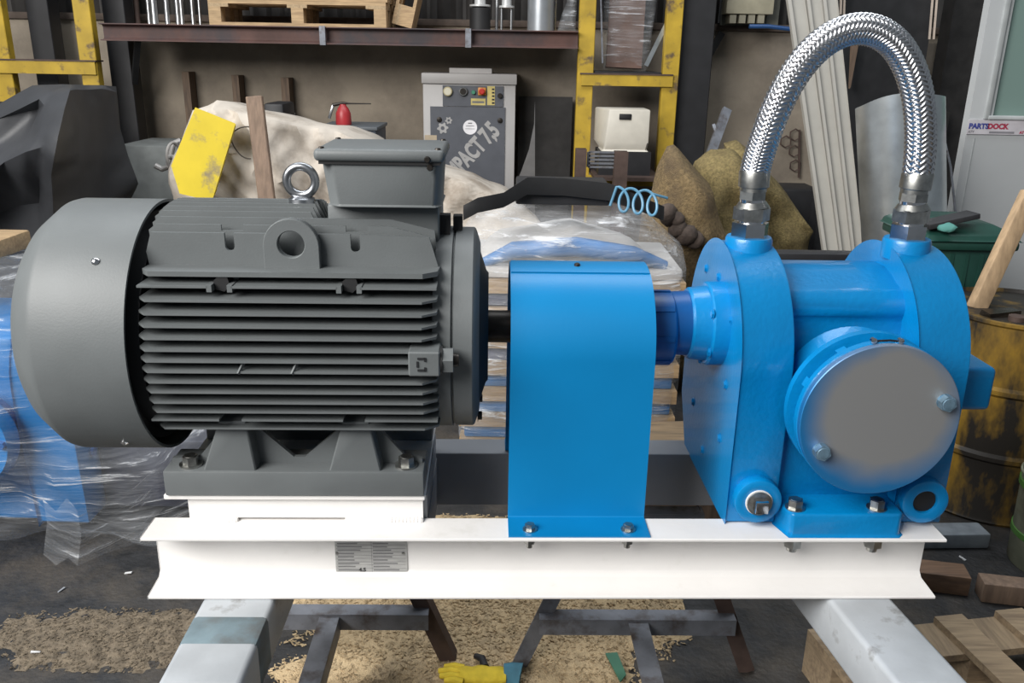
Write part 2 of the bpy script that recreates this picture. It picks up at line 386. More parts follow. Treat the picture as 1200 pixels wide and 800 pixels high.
# lifting lug
xc, zc = -.441, ZS + .218
outer = [(xc + .0555 * math.cos(a), zc + .0555 * math.sin(a)) for a in [PI * k / 16 for k in range(17)]] + [(xc - .0555, ZS + .166 + (zc - ZS - .166) * (1 - k / 7)) for k in range(1, 8)] + [(xc + .0555 * (-1 + 2 * k / 8), ZS + .166) for k in range(1, 8)] + [(xc + .0555, ZS + .166 + (zc - ZS - .166) * k / 8) for k in range(0, 8)]
angs = [math.atan2(p[1] - (zc + .004), p[0] - xc) for p in outer]
inner = [(xc + .027 * math.cos(a), zc + .004 + .027 * math.sin(a)) for a in angs]
B().ringplate(outer, inner, 'y', S - .178, S - .158).bevel(.0014, 1, 50).obj('lifting_lug', GREY, mo)
# eye bolt
eb = B().lathe([(1.366, .030), (1.384, .028), (1.388, .02)], 'z', (-.452, S, 0), 24).obj('eye_bolt', EYE, mo, 'bright steel lifting eye bolt')
B().tube([(-.452 + .0305 * math.cos(2 * PI * k / 40), S, 1.421 + .0305 * math.sin(2 * PI * k / 40)) for k in range(40)], .0092, 12, closed=True).obj('eye_ring', EYE, eb)
# terminal box
B().box(-.384, -.152, S - .082, S + .10, ZS + .19, 1.387).bevel(.008).obj('terminal_box_neck', GREY, mo)
tb = B()
def rrect(x0, x1, ya, yb, z, c): return [Vector(p) for p in ((x0 + c, ya, z), (x1 - c * .5, ya, z), (x1, ya + c, z), (x1, yb - c, z), (x1 - c, yb, z), (x0 + c, yb, z), (x0, yb - c, z), (x0, ya + c, z))]
tb.loft([rrect(-.374, -.148, 1.736, 1.925, 1.388, .024), rrect(-.384, -.143, 1.728, 1.935, 1.478, .022)]).bevel(.004, 2)
tbo = tb.obj('terminal_box', GREY, mo)
lid = B().box(-.395, -.136, 1.716, 1.945, 1.479, 1.504).bevel(.010, 3).obj('lid', GREY, tbo)
B().box(-.386, -.145, 1.724, 1.938, 1.4735, 1.4795).obj('gasket', BLACK, tbo)
ls = B().cyl((0, 0, 0), (0, 0, .005), .007, .005, seg=10).mesh('lid_screw', DSTEEL)
for x, y in ((-.38, 1.73), (-.15, 1.73), (-.15, 1.93), (-.38, 1.93)): piece('lid_screw', ls, T(x, y, 1.502), lid)
for x, z in ((-.170, 1.486), (-.165, 1.470)): piece('side_screw', ls, T(x, 1.717, z) @ TOFRONT, lid)
# drive end
B().lathe([(-.165, .2), (-.160, .226), (-.124, .226), (-.122, .219), (-.118, .219)], 'x', (0, S, ZS), 72).obj('end_shield', GREY, mo)
B().lathe([(-.120, .205), (-.118, .2245), (-.080, .2245), (-.076, .221), (-.071, .207), (-.066, .19)], 'x', (0, S, ZS), 72).obj('drive_flange', GREY, mo)
B().lathe([(-.074, .195), (-.052, .128), (-.047, .122), (-.047, .03)], 'x', (0, S, ZS), 48).obj('bearing_cover', GREYD, mo)  # black cover; its cone also paints the shadow on the end-shield face
B().lathe([(-.06, .037), (.02, .037), (.024, .034), (.05, .034)], 'x', (0, S, ZS), 32).obj('shaft', DSTEEL, mo)
bt = hexbolt(.010, .010, GREYD)
for a in (-75, -105): 
    ar = math.radians(a); piece('flange_bolt', bt, T(-.070, S - .205 * math.cos(ar), ZS + .205 * math.sin(ar)) @ TORIGHT, mo)
B().box(-.165, -.13, S - .05, S - .02, ZS + .215, ZS + .262).obj('cable_gland', BLACK, mo)
B().box(-.125, -.105, S - .02, S + .01, ZS + .205, ZS + .255).obj('cable_gland', BLACK, mo)
# grease / sensor box on the side
sb = B().box(-.203, -.141, 1.573, 1.64, 1.082, 1.133).bevel(.003, 1).obj('sensor_box', GREY, mo)
B().box(-.185, -.170, 1.571, 1.5735, 1.094, 1.098).box(-.185, -.170, 1.571, 1.5735, 1.118, 1.122).box(-.187, -.183, 1.571, 1.5735, 1.102, 1.114).box(-.172, -.168, 1.571, 1.5735, 1.094, 1.102).box(-.172, -.168, 1.571, 1.5735, 1.114, 1.122).obj('bracket_mark', GREYD, sb)
B().cyl((-.138, 1.603, 1.107), (-.116, 1.603, 1.107), .027, seg=6).obj('gland_nut', GREY, sb)
B().cyl((-.142, 1.603, 1.107), (-.137, 1.603, 1.107), .028, seg=16).obj('seal_ring', BLACK, sb)
B().cyl((-.117, 1.603, 1.107), (-.105, 1.603, 1.107), .015, .012, seg=12).obj('gland_plug', DSTEEL, sb)
# feet
FZ0, FZ1 = .770, .829
for yf, sgn in ((1.66, 1), (2.06, -1)):
    ya, yb = sorted((yf, yf + sgn * .115))
    B().box(-.741, -.184, ya, yb, FZ0, FZ1).bevel(.004, 2).obj('foot_plate', GREY, mo)
    web = [(-.735, FZ1 - .004), (-.735, .838), (-.675, .842), (-.615, .915), (-.535, .905), (-.470, .842), (-.445, .842), (-.375, .905), (-.285, .915), (-.225, .842), (-.19, .838), (-.19, FZ1 - .004)]
    yw = yf + sgn * .052
    B().prism(web, 'y', yw - .006, yw + .006).obj('foot_web', GREY, mo)
    for xl, xr, tl, tr in ((-.657, -.543, -.612, -.556), (-.388, -.275, -.353, -.298)):
        r0 = [Vector((xl, yf + sgn * .006, FZ1 - .004)), Vector((xr, yf + sgn * .006, FZ1 - .004)), Vector((xr, yf + sgn * .12, FZ1 - .004)), Vector((xl, yf + sgn * .12, FZ1 - .004))]
        r1 = [Vector((tl, yf + sgn * .002, .946)), Vector((tr, yf + sgn * .002, .946)), Vector((tr, yf + sgn * .10, .955)), Vector((tl, yf + sgn * .10, .955))]
        B().loft([r0, r1]).bevel(.003, 2).obj('foot_gusset', GREY, mo)
hb = hexbolt(.017, .022, ZINC, 1.45, .2)
for x in (-.690, -.224):
    for y in (1.692, 2.03): piece('foot_bolt', hb, T(x, y, FZ1) @ Matrix.Rotation(.4 + x, 4, 'Z'), mo)
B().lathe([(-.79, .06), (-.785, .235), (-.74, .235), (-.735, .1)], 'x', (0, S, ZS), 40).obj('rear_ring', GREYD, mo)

# ------------------------------------------------------------------ coupling guard
gd = thing('coupling_guard', 'bright blue bent sheet guard over the coupling between motor and pump', 'guard', (.153, S, ZT), inset=True)
R0, gz = .170, 1.072; t = .003
prof = [(1.606, ZT + .0005)]
for k in range(5): a = -PI / 2 + PI / 2 * k / 4; prof.append((1.685 + .006 * math.cos(a), ZT + .0065 + .006 * math.sin(a)))
prof += [(S - R0 * math.cos(PI * k / 40), gz + R0 * math.sin(PI * k / 40)) for k in range(41)]
for k in range(5): a = PI + PI / 2 * k / 4; prof.append((S + R0 + .005 + .006 * math.cos(a), ZT + .0065 + .006 * math.sin(a)))
prof.append((2.10, ZT + .0005))
def offs(path, d):
    out = []
    for i, p in enumerate(path):
        a = path[max(i - 1, 0)]; c = path[min(i + 1, len(path) - 1)]; tx, ty = c[0] - a[0], c[1] - a[1]; l = math.hypot(tx, ty) or 1
        out.append((p[0] - ty / l * d, p[1] + tx / l * d))
    return out
up = offs(prof, t)
B().loft([[Vector((x, *p)) for p in prof + up[::-1]] for x in (.0, .306)]).obj('guard_sheet', BLUES, gd)
lap = [(S - (R0 + .003) * math.cos(a), gz + (R0 + .003) * math.sin(a)) for a in [math.radians(72 + 26 * k / 10) for k in range(11)]]
B().loft([[Vector((x, *p)) for p in lap + offs(lap, .003)[::-1]] for x in (.002, .304)]).obj('lap_seam', BLUES, gd)
B().lathe([(gz + R0 + .004, .007), (gz + R0 + .009, .006), (gz + R0 + .011, .002)], 'z', (.148, S - .022, 0), 12).obj('seam_rivet', DSTEEL, gd)
gb = hexbolt(.0115, .013, ZINC, 1.4, .2); gn = B().cyl((0, 0, 0), (0, 0, .020), .0135, seg=6).cyl((0, 0, .02), (0, 0, .032), .007, seg=10).mesh('nut', ZINC, smooth=20)
for x in (.047, .262):
    piece('guard_bolt', gb, T(x, 1.634, ZT + .0035), gd); piece('guard_nut', gn, T(x, 1.634, ZT - .008) @ DOWN, gd)

# ------------------------------------------------------------------ pump
pu = thing('gear_pump', 'heavy bright blue cast pump with two thick end plates and grey blanked port', 'pump', (.725, 1.90, ZT), inset=True)
CY, CZ, RP = 1.911, 1.045, .243
def endplate(x0, x1, chamfer):
    arc = [(CY - RP * math.cos(PI * k / 36), CZ + RP * math.sin(PI * k / 36)) for k in range(37)]
    P = [(CY - RP, ZT + .001)] + arc + [(CY + RP, .825), (CY + RP - .08, ZT + .001)]
    return B().prism(P, 'x', x0, x1).bevel(.005, 2, 35)
pl1 = endplate(.483, .596, 1).obj('end_plate', BLUE, pu)
pl2 = endplate(.857, .972, 1).obj('end_plate', BLUE, pu)
body = [(2.10, ZT + .02), (2.12, 1.05)] + [(CY - .198 * math.cos(a), CZ + .198 * math.sin(a)) for a in [math.radians(d) for d in (160, 140, 120, 100, 84, 72, 62)]] + [(1.788, 1.212), (1.765, 1.192), (1.757, 1.168), (1.766, 1.150), (1.760, 1.12), (1.735, 1.07), (1.715, 1.0), (1.705, .92), (1.70, .80), (1.70, ZT + .02)]
B().prism(body, 'x', .58, .87).bevel(.008, 2, 25).obj('pump_body', BLUE, pu)
# front foot
fp = [(.612, 1.612), (.848, 1.612), (.858, 1.622), (.858, 1.75), (.60, 1.75), (.596, 1.665)]
B().loft([[Vector((x, y, z)) for x, y in fp] for z in (ZT + .0005, .757)]).bevel(.006, 3, 30).obj('mounting_foot', BLUE, pu)
B().box(.60, .856, 2.07, 2.10, ZT + .0005, .757).bevel(.004).obj('mounting_foot', BLUE, pu)
pb = hexbolt(.0165, .021, ZINC, 1.3, .12); pn = B().cyl((0, 0, 0), (0, 0, .004), .024, seg=20).cyl((0, 0, .004), (0, 0, .030), .020, seg=6).cyl((0, 0, .03), (0, 0, .042), .0115, seg=12).mesh('nut', ZINC, smooth=20)
for x in (.626, .806):
    piece('foot_bolt', pb, T(x, 1.640, .757) @ Matrix.Rotation(.5, 4, 'Z'), pu); piece('foot_nut', pn, T(x + .005, 1.640, ZT - .0085) @ DOWN, pu)
# port bosses on the end plates
for x, plug in ((.545, True), (.914, False)):
    pr_ = pl1 if plug else pl2
    B().ringplate(circ(x, .770, .052, 32), circ(x, .770, .026, 32), 'y', 1.640, 1.67).bevel(.005, 2, 50).obj('port_boss', BLUE, pr_)
    if plug:
        p = B().lathe([(1.634, .020), (1.632, .0275), (1.655, .0275)], 'y', (x, 0, .770), 28).obj('pipe_plug', ZINC, pr_)
        B().box(x - .014, x + .014, 1.612, 1.634, .756, .784).bevel(.002, 2).obj('square_head', CHROME, p)
        B().ringplate(circ(x, .770, .0295, 32), circ(x, .770, .027, 32), 'y', 1.637, 1.645).obj('seal_tape', WHITE, p)
    else:
        B().cyl((x, 1.648, .770), (x, 1.668, .770), .0255, seg=24).obj('open_port', BLACK, pr_)
# neck, flanges and blank
NX, NZ = .739, 1.0
B().lathe([(1.73, .145), (1.68, .128), (1.645, .125), (1.60, .125)], 'y', (NX, 0, NZ), 56).obj('inlet_neck', BLUE, pu)
B().lathe([(1.652, .150), (1.648, .1625), (1.630, .1625), (1.628, .14)], 'y', (NX, 0, NZ), 72).obj('neck_flange', BLUE, pu)
B().lathe([(1.588, .140), (1.586, .1625), (1.572, .1625), (1.569, .158)], 'y', (NX, 0, NZ), 72).obj('neck_flange', BLUE, pu)
for k in range(10):
    a = 2 * PI * k / 10 + .2; B().bar((NX + .142 * math.cos(a), 1.62, NZ + .142 * math.sin(a)), (NX + .142 * math.cos(a), 1.598, NZ + .142 * math.sin(a)), .02, .02, (math.cos(a), 0, math.sin(a))).obj('stud', BLUE, pu)
# bare steel disc with blue overspray around its rim
m = bpy.data.materials.new('oversprayed_steel'); m.use_nodes = True; nt = m.node_tree; N = nt.nodes; Lk = nt.links; bs = N['Principled BSDF']
bs.inputs['Metallic'].default_value = .55; bs.inputs['Roughness'].default_value = .5
tc = N.new('ShaderNodeTexCoord'); mp = N.new('ShaderNodeMapping'); mp.inputs['Location'].default_value = (-(NX - .725) * 1 - .012, -(1.55 - 1.90), -(NZ - ZT) - .022); mp.inputs['Scale'].default_value = (1, 1, 1)
Lk.new(tc.outputs['Object'], mp.inputs[0])
ln = N.new('ShaderNodeVectorMath'); ln.operation = 'LENGTH'; Lk.new(mp.outputs[0], ln.inputs[0])
nz = N.new('ShaderNodeTexNoise'); nz.inputs['Scale'].default_value = 9; Lk.new(tc.outputs['Object'], nz.inputs['Vector'])
ma = N.new('ShaderNodeMath'); ma.operation = 'MULTIPLY_ADD'; ma.inputs[1].default_value = .05; Lk.new(nz.outputs['Fac'], ma.inputs[0]); Lk.new(ln.outputs['Value'], ma.inputs[2])
rp = N.new('ShaderNodeValToRGB'); rp.color_ramp.elements[0].position = .142; rp.color_ramp.elements[1].position = .198; rp.color_ramp.elements[0].color = (.33, .33, .33, 1); rp.color_ramp.elements[1].color = (.02, .20, .48, 1)
Lk.new(ma.outputs[0], rp.inputs[0]); Lk.new(rp.outputs[0], bs.inputs['Base Color'])
blank = B().lathe([(1.5695, .155), (1.568, .1615), (1.555, .1615), (1.5535, .160)], 'y', (NX, 0, NZ), 96).obj('blank_plate', m, pu, 'bare grey steel disc blanking the port')
db = hexbolt(.0165, .018, mat('painted_bolt', (.20, .32, .42), .4, .6, var=.3, scale=50), 1.0, .1)
for x, z in ((.862, 1.045), (.626, .937)): piece('blank_bolt', db, T(x, 1.5535, z) @ TOFRONT, blank)
wc = B().tube([(.708, 1.575, 1.163), (.74, 1.57, 1.1665), (.762, 1.575, 1.163)], .0022, 6).obj('wire_clip', DSTEEL, pu)
for x in (.708, .762): B().lathe([(1.565, .001), (1.567, .006), (1.575, .006), (1.577, .001)], 'y', (x, 0, 1.1655), 12).obj('clip_ball', CHROME, wc)
# shaft seal, coupling half
B().lathe([(.445, .07), (.446, .092), (.450, .096), (.4835, .096)], 'x', (0, S, ZS + .012), 48).obj('gland_flange', BLUE, pu)
B().lathe([(.405, .05), (.405, .078), (.41, .082), (.446, .086)], 'x', (0, S, ZS + .012), 48).obj('gland_housing', BLUE, pu)
B().lathe([(.36, .05), (.362, .072), (.41, .074)], 'x', (0, S, ZS + .012), 40).obj('shaft_hub', BLUED, pu)
cp = B().lathe([(.30, .03), (.302, .086), (.366, .086), (.372, .08), (.374, .05)], 'x', (0, S, ZS), 40).obj('coupling_half', BLUED, pu)
for k in range(8):
    a = 2 * PI * k / 8; B().box(.305, .364, -.006, .006, .083, .0885, T(0, S, ZS) @ Matrix.Rotation(a, 4, 'X')).obj('coupling_rib', BLUED, cp)
B().lathe([(.05, .034), (.31, .034)], 'x', (0, S, ZS), 20).obj('drive_shaft', DSTEEL, pu)
fbm = hexbolt(.0095, .005, BLUE, 1.25, .3)
for y, z in ((1.905, 1.207), (1.776, 1.142), (2.03, .845), (1.90, .772), (1.77, .863), (1.765, .996), (2.02, 1.20), (2.08, 1.08)): piece('plate_bolt', fbm, T(.483, y, z) @ TOLEFT, pl1)
for a in (150, 30, 270, 210): ar = math.radians(a); piece('gland_bolt', fbm, T(.446, S + .088 * math.cos(ar), ZS + .012 + .088 * math.sin(ar)) @ TOLEFT, pu)
# rear bearing housing beyond the right plate
B().box(.965, 1.130, 1.82, 2.0, .912, 1.018).bevel(.012, 3).obj('bearing_housing', BLUE, pu)
B().lathe([(.97, .11), (.995, .105), (.998, .09)], 'x', (0, 1.93, 1.0), 32).obj('rear_gland', BLUED, pu)
for x, p in ((.540, pl1), (.902, pl2)):
    B().lathe([(1.262, .052), (1.300, .052), (1.306, .049), (1.306, .02)], 'z', (x, 1.89, 0), 40).obj('hose_boss', BLUE, p)

# ------------------------------------------------------------------ braided hose
ho = thing('braided_hose', 'arched silver braided steel hose linking the two pump end plates', 'hose', (.72, 1.89, 1.306), inset=True)
HP = [(.537, 1.440), (.541, 1.475), (.551, 1.520), (.567, 1.578), (.592, 1.640), (.625, 1.692), (.667, 1.730), (.715, 1.748), (.763, 1.744), (.807, 1.720), (.843, 1.678), (.870, 1.625), (.888, 1.565), (.898, 1.505), (.902, 1.440)]
def spline(P, n):
    out = []; m_ = len(P) - 1
    for k in range(n + 1):
        u = k / n * m_; i = min(int(u), m_ - 1); f = u - i
        p = [Vector(P[max(0, min(m_, i + d))]) for d in (-1, 0, 1, 2)]
        out.append(.5 * ((2 * p[1]) + (-p[0] + p[2]) * f + (2 * p[0] - 5 * p[1] + 4 * p[2] - p[3]) * f * f + (-p[0] + 3 * p[1] - 3 * p[2] + p[3]) * f ** 3))
    return out
NS = 600
path = [Vector((q.x, 1.89, q.y)) for q in spline([(a, b_) for a, b_ in HP], NS)]
hr = .0312
B().tube(path[::5], hr - .003, 20).obj('inner_tube', mat('hose_core', (.05, .05, .055), .5, .8), ho)
NB, turns = 16, 5
br = B(); half = 2 * PI / NB * .47
fr_ = []
for i, p in enumerate(path):
    d = (path[min(i + 1, NS)] - path[max(i - 1, 0)]).normalized(); fr_.append((p, Vector((0, 1, 0)), d.cross(Vector((0, 1, 0)))))
for dirn in (1, -1):
    for j in range(NB):
        rows = []
        for i, (p, a, c) in enumerate(fr_):
            th = 2 * PI * (j / NB + dirn * turns * i / NS); m_ = 2 * turns * NB * i / NS
            wv = .0013 * (math.sin(PI / 2 * (m_ + 2 * j) + PI / 4) if dirn > 0 else -math.sin(PI / 2 * (2 * j - m_) + PI / 4))
            row = []
            for u, lift in ((-half, -.0012), (-half * .5, .0004), (0, .0008), (half * .5, .0004), (half, -.0012)):
                nrm = a * math.cos(th + u) + c * math.sin(th + u); row.append(p + nrm * (hr + wv + lift))
            rows.append(row)
        br.loft(rows, cap=False, closed=False)
br.obj('braid', BRAID, ho, 'woven bright steel braid', smooth=60)['kind'] = 'stuff'
for x in (.540, .902):
    s_ = -1 if x < .7 else 1
    B().cyl((x, 1.89, 1.304), (x, 1.89, 1.338), .042, seg=6, rot=.3).obj('hexagon_nut', CHROME, ho)
    B().cyl((x, 1.89, 1.336), (x, 1.89, 1.345), .030, seg=24).obj('collar', CHROME, ho)
    B().cyl((x, 1.89, 1.344), (x, 1.89, 1.372), .0405, seg=6, rot=.1).cyl((x, 1.89, 1.372), (x - .001, 1.89, 1.384), .038, .030, seg=24).obj('union_nut', ZINC, ho)
    B().cyl((x - .001, 1.89, 1.382), (x - .002, 1.89, 1.392), .027, seg=24).obj('collar', CHROME, ho)
    B().cyl((x - .002, 1.89, 1.390), (x - .002, 1.89, 1.408), .0315, seg=6, rot=.5).obj('hexagon_nut', ZINC, ho)
    xe = HP[0][0] if x < .7 else HP[-1][0]
    B().tube([(x - .002, 1.89, 1.407), (x - .002, 1.89, 1.416), (x - .0015, 1.89, 1.418), (xe, 1.89, 1.450), (xe - .0005, 1.89, 1.456)], [.029, .029, .0335, .0335, .0315], 24).obj('ferrule', ZINC, ho)
# ================================================================== SUPPORTS
def galv_bar(label, pts, group):
    t_ = thing('galvanised_bar', label, 'steel bar', (pts[0][0], pts[0][1], 0), group)
    (xa, ya), (xb, yb), w = pts
    b = B().bar((xa, ya, ZB - .060), (xb, yb, ZB - .060), w, .118)
    b.bevel(.012, 3); o = b.obj('box_section', GALV, t_)
    d = (Vector((xb, yb, 0)) - Vector((xa, ya, 0))).normalized(); n = Vector((d.y, -d.x, 0))
    for sg in (-1, 1):
        p = Vector((xa, ya, 0)) + d * .08 + n * sg * (w / 2 - .02)
        B().bar((p.x, p.y, 0), (p.x, p.y, ZB - .118), .04, .04, (0, 1, 0)).obj('leg', STEEL, t_)
    return t_, o
lb, o1 = galv_bar('pale galvanised bar with a blue-grey painted band, under the left end of the white frame', [(-.575, 1.08), (-.592, 1.88), .158], 'galvanised bars under the frame')
band = mat('faded_blue_band', (.16, .22, .25), .6, var=.3, scale=14, col2=(.13, .12, .11), c2pos=.55, c2w=.12, c2scale=8)
d = (Vector((-.592, 1.88, 0)) - Vector((-.575, 1.08, 0))).normalized()
p0 = Vector((-.575, 1.08, 0)) + d * .347; p1 = p0 + d * .105
B().bar((p0.x, p0.y, ZB - .0595), (p1.x, p1.y, ZB - .0595), .159, .1195).bevel(.012, 2, 50).obj('painted_band', band, lb)
galv_bar('bare scratched galvanised bar under the right end of the white frame', [(.862, 1.08), (.751, 1.88), .145], 'galvanised bars under the frame')

def trestle(label, cx, yr, yf, rot):
    t_ = thing('trestle', label, 'trestle', (cx, (yr + yf) / 2, 0), 'angle iron trestles')
    M = T(cx, 0, 0) @ Matrix.Rotation(rot, 4, 'Z') @ T(-cx, 0, 0)
    def L_(p0, p1, w, outward):
        p0, p1 = M @ Vector(p0), M @ Vector(p1); b = B(); dd = (p1 - p0).normalized(); o_ = Vector(outward); a = dd.cross(o_).normalized()
        b.bar(p0, p1, w, .005, o_)
        b.bar(p0 + a * (w / 2 - .0025) - o_ * w / 2, p1 + a * (w / 2 - .0025) - o_ * w / 2, .005, w, o_); return b
    for y in (yr, yf):
        sy = 1 if y == yr else -1
        for sg in (-1, 1):
            L_((cx + sg * .335, y + sy * .0, 0), (cx + sg * .132, y, .52), .045, (0, -1, 0) if sg < 0 else (0, -1, 0)).obj('leg', STEEL if sg < 0 else RUSTY, t_)
        L_((cx - .275, y - .012, .2), (cx + .275, y - .012, .2), .048, (0, 0, 1)).obj('cross_tie', STEEL, t_)
        L_((cx - .16, y, .525), (cx + .16, y, .525), .045, (0, 0, 1)).obj('top_rail', STEEL, t_)
    L_((cx, yf, .192), (cx, yr - .03, .192), .055, (0, 0, 1)).obj('long_tie', STEEL, t_)
    return t_
trestle('dark angle iron trestle under the motor half of the frame', -.455, 2.045, .95, .02)
trestle('dark angle iron trestle under the pump half of the frame', .405, 2.045, .95, .02)

# ================================================================== FLOOR CLUTTER
SAW = mat('sawdust', (.50, .375, .22), .95, var=.12, scale=60, bump=.5, bscale=220, col2=(.20, .155, .105), c2pos=.63, c2w=.12, c2scale=5)
def heap(name, label, cx, cy, rx, ry, h, seed, mtl, chips, cat, csz=.006):
    b = B(); n = 56; vs = {}
    for i in range(n + 1):
        for j in range(n + 1):
            u, v = i / n * 2 - 1, j / n * 2 - 1; x, y = cx + u * rx, cy + v * ry
            e = noise.noise(Vector((x * 3 + seed, y * 3, 0))) * .45 + noise.noise(Vector((x * 9 + seed, y * 9, 0))) * .22 + noise.noise(Vector((x * 27 + seed, y * 27, 0))) * .12
            k = 1 - (u * u + v * v) ** .5 + e
            z = max(-.01, min(1, k * 2.2)) * h + .004 * noise.noise(Vector((x * 30, y * 30, seed)))
            vs[i, j] = (b.bm.verts.new((x, y, z if k > 0 else -.012)), k)
    for i in range(n):
        for j in range(n):
            q = [vs[i, j], vs[i + 1, j], vs[i + 1, j + 1], vs[i, j + 1]]
            if max(a[1] for a in q) > 0: b.bm.faces.new([a[0] for a in q])
    rnd = random.Random(seed)
    for _ in range(chips):
        r = rnd.random() ** .6; a = rnd.random() * 2 * PI; x, y = cx + rx * r * math.cos(a) * 1.02, cy + ry * r * math.sin(a) * 1.02
        i, j = int((x - cx + rx) / (2 * rx) * n), int((y - cy + ry) / (2 * ry) * n)
        if not (0 <= i < n and 0 <= j < n) or vs[i, j][1] < -.08: continue
        z = max(0, vs[i, j][0].co.z) + .002; s_ = csz * rnd.uniform(.4, 1.3); an = rnd.random() * PI; tl = rnd.uniform(-.5, .5)
        dx, dy = math.cos(an) * s_, math.sin(an) * s_; ex, ey = -math.sin(an) * s_ * .35, math.cos(an) * s_ * .35
        b._add([(x - dx - ex, y - dy - ey, z), (x + dx - ex, y + dy - ey, z + tl * s_), (x + dx + ex, y + dy + ey, z + tl * s_ + .001), (x - dx + ex, y - dy + ey, z + .003)], [(0, 1, 2, 3)])
    for v in [v for v in b.bm.verts if not v.link_faces]: b.bm.verts.remove(v)
    o = b.obj(name, mtl, smooth=50); return tag(o, label, cat, kind='stuff')
heap('sawdust_heap', 'pale sawdust strewn over the floor beneath the frame', -.13, 2.33, .70, .56, .022, 3, SAW, 14000, 'sawdust')
heap('sand_smear', 'thin dull sandy smear on the dark floor left of the frame', -1.22, 2.15, .52, .15, .003, 5, mat('dirty_sand', (.145, .115, .08), .95, var=.35, scale=30, bump=.5, bscale=120), 2500, 'sawdust', .005)
# work glove
gl = on_z(568, 803, 0)
g = thing('work_glove', 'crumpled yellow and blue work glove on the sawdust', 'glove', (gl.x, gl.y, .02))
GY = mat('yellow_glove', (.62, .46, .03), .8, var=.15, scale=30, bump=.3); GB = mat('blue_glove_cuff', (.05, .16, .22), .8, var=.2, scale=30)
bb = B(); R = []
for k in range(9):
    u = k / 8; R.append([Vector((gl.x - .07 + .13 * u, gl.y + .035 * math.cos(a) * (.75 + .25 * math.sin(u * PI)), .036 + .016 * math.sin(a) + .003 * math.sin(k * 2 + a))) for a in [2 * PI * q / 12 for q in range(12)]])
bb.loft(R).obj('palm', GY, g, smooth=60)
for k, (dy, ln) in enumerate(((-.03, .05), (-.012, .065), (.008, .07), (.026, .055))):
    B().tube([(gl.x - .06, gl.y + dy, .036), (gl.x - .06 - ln * .5, gl.y + dy + .004, .040), (gl.x - .06 - ln, gl.y + dy + .01, .032)], [.011, .0105, .008], 8).obj('finger', GY, g, smooth=60)
B().tube([(gl.x - .0, gl.y + .03, .038), (gl.x - .01, gl.y + .062, .042), (gl.x - .03, gl.y + .08, .036)], [.012, .011, .008], 8).obj('thumb', BLACK, g, smooth=60)
B().tube([(gl.x + .055, gl.y, .036), (gl.x + .075, gl.y, .038), (gl.x + .10, gl.y - .005, .036)], [.032, .034, .038], 12, flat=.5).obj('cuff', GB, g, smooth=60)
sp = on_z(719, 788, 0)
B().prism([(sp.x - .02, sp.y + .05), (sp.x + .015, sp.y + .055), (sp.x + .03, sp.y - .04), (sp.x + .01, sp.y - .07)], 'z', .024, .028).top('plastic_scrap', mat('green_scrap', (.05, .16, .10), .5), 'small green plastic scrap at the edge of the sawdust', 'scrap')
for i, (px, py, lab) in enumerate(((150, 672, 'tiny white paper bit on the dark floor near the frame end'), (72, 692, 'crumpled grey film bit on the dark floor'), (1128, 655, 'pale chip of plastic on the dark floor by the metal can'), (42, 765, 'white sliver lying on the sandy floor'))):
    q = on_z(px, py, 0); a = i * 1.1
    B().bar((q.x - .012 * math.cos(a), q.y - .012 * math.sin(a), .003), (q.x + .012 * math.cos(a), q.y + .012 * math.sin(a), .006), .007, .003).jitter(.004, 40, i).top('paper_bit', mat('paper_white', (.6, .6, .6), .8) if i != 1 else MATS['mid_grey'], lab, 'litter')
# kerb, timber block, can
q0, q1 = on_z(1112, 636, 0), on_z(1300, 627, 0)
B().bar((q0.x - .25, q0.y - .01, .03), (1.76, q0.y + .01, .03), .09, .06).bevel(.008).top('concrete_kerb', mat('concrete_kerb', (.24, .27, .30), .85, var=.2, scale=20), 'low grey concrete kerb at the foot of the yellow drum', 'kerb')
q0, q1 = on_z(1070, 692, 0), on_z(1136, 697, 0)
B().bar((q0.x, q0.y + .05, .035), (q1.x, q1.y + .035, .035), .09, .07).bevel(.004).top('timber_block', wood('block_wood', (.20, .12, .075), (.11, .07, .05)), 'short brown timber block on the floor right of the frame end', 'wood')
cc = on_z(1180, 660, 0); cx, cy = cc.x + .165, cc.y + .0
CAN = mat('dirty_can', (.20, .21, .15), .55, .2, var=.3, scale=9, col2=(.09, .08, .05), c2pos=.55, c2w=.1, c2scale=6)
cn = thing('metal_can', 'dirty grey-green open metal can at the right edge', 'can', (cx, cy, 0))
CR = .155
B().lathe([(0, CR * .93), (.006, CR * .95), (.33, CR), (.335, CR + .006), (.342, CR + .006), (.345, CR), (.33, CR - .006), (.04, CR * .93)], 'z', (cx, cy, 0), 48, cap=True).obj('can_body', CAN, cn)
for z in (.11, .29): B().lathe([(z, CR * .955 + z * .02), (z + .002, CR * .975 + z * .03), (z + .022, CR * .975 + z * .03), (z + .024, CR * .955 + z * .02)], 'z', (cx, cy, 0), 48, cap=False).obj('green_stripe', mat('can_green', (.06, .16, .03), .5), cn)
B().tube([(cx - CR, cy, .33), (cx - .1, cy - .14, .35), (cx, cy - .18, .352), (cx + .12, cy - .12, .35), (cx + CR, cy, .33)], .004, 6).obj('handle', ZINC, cn)
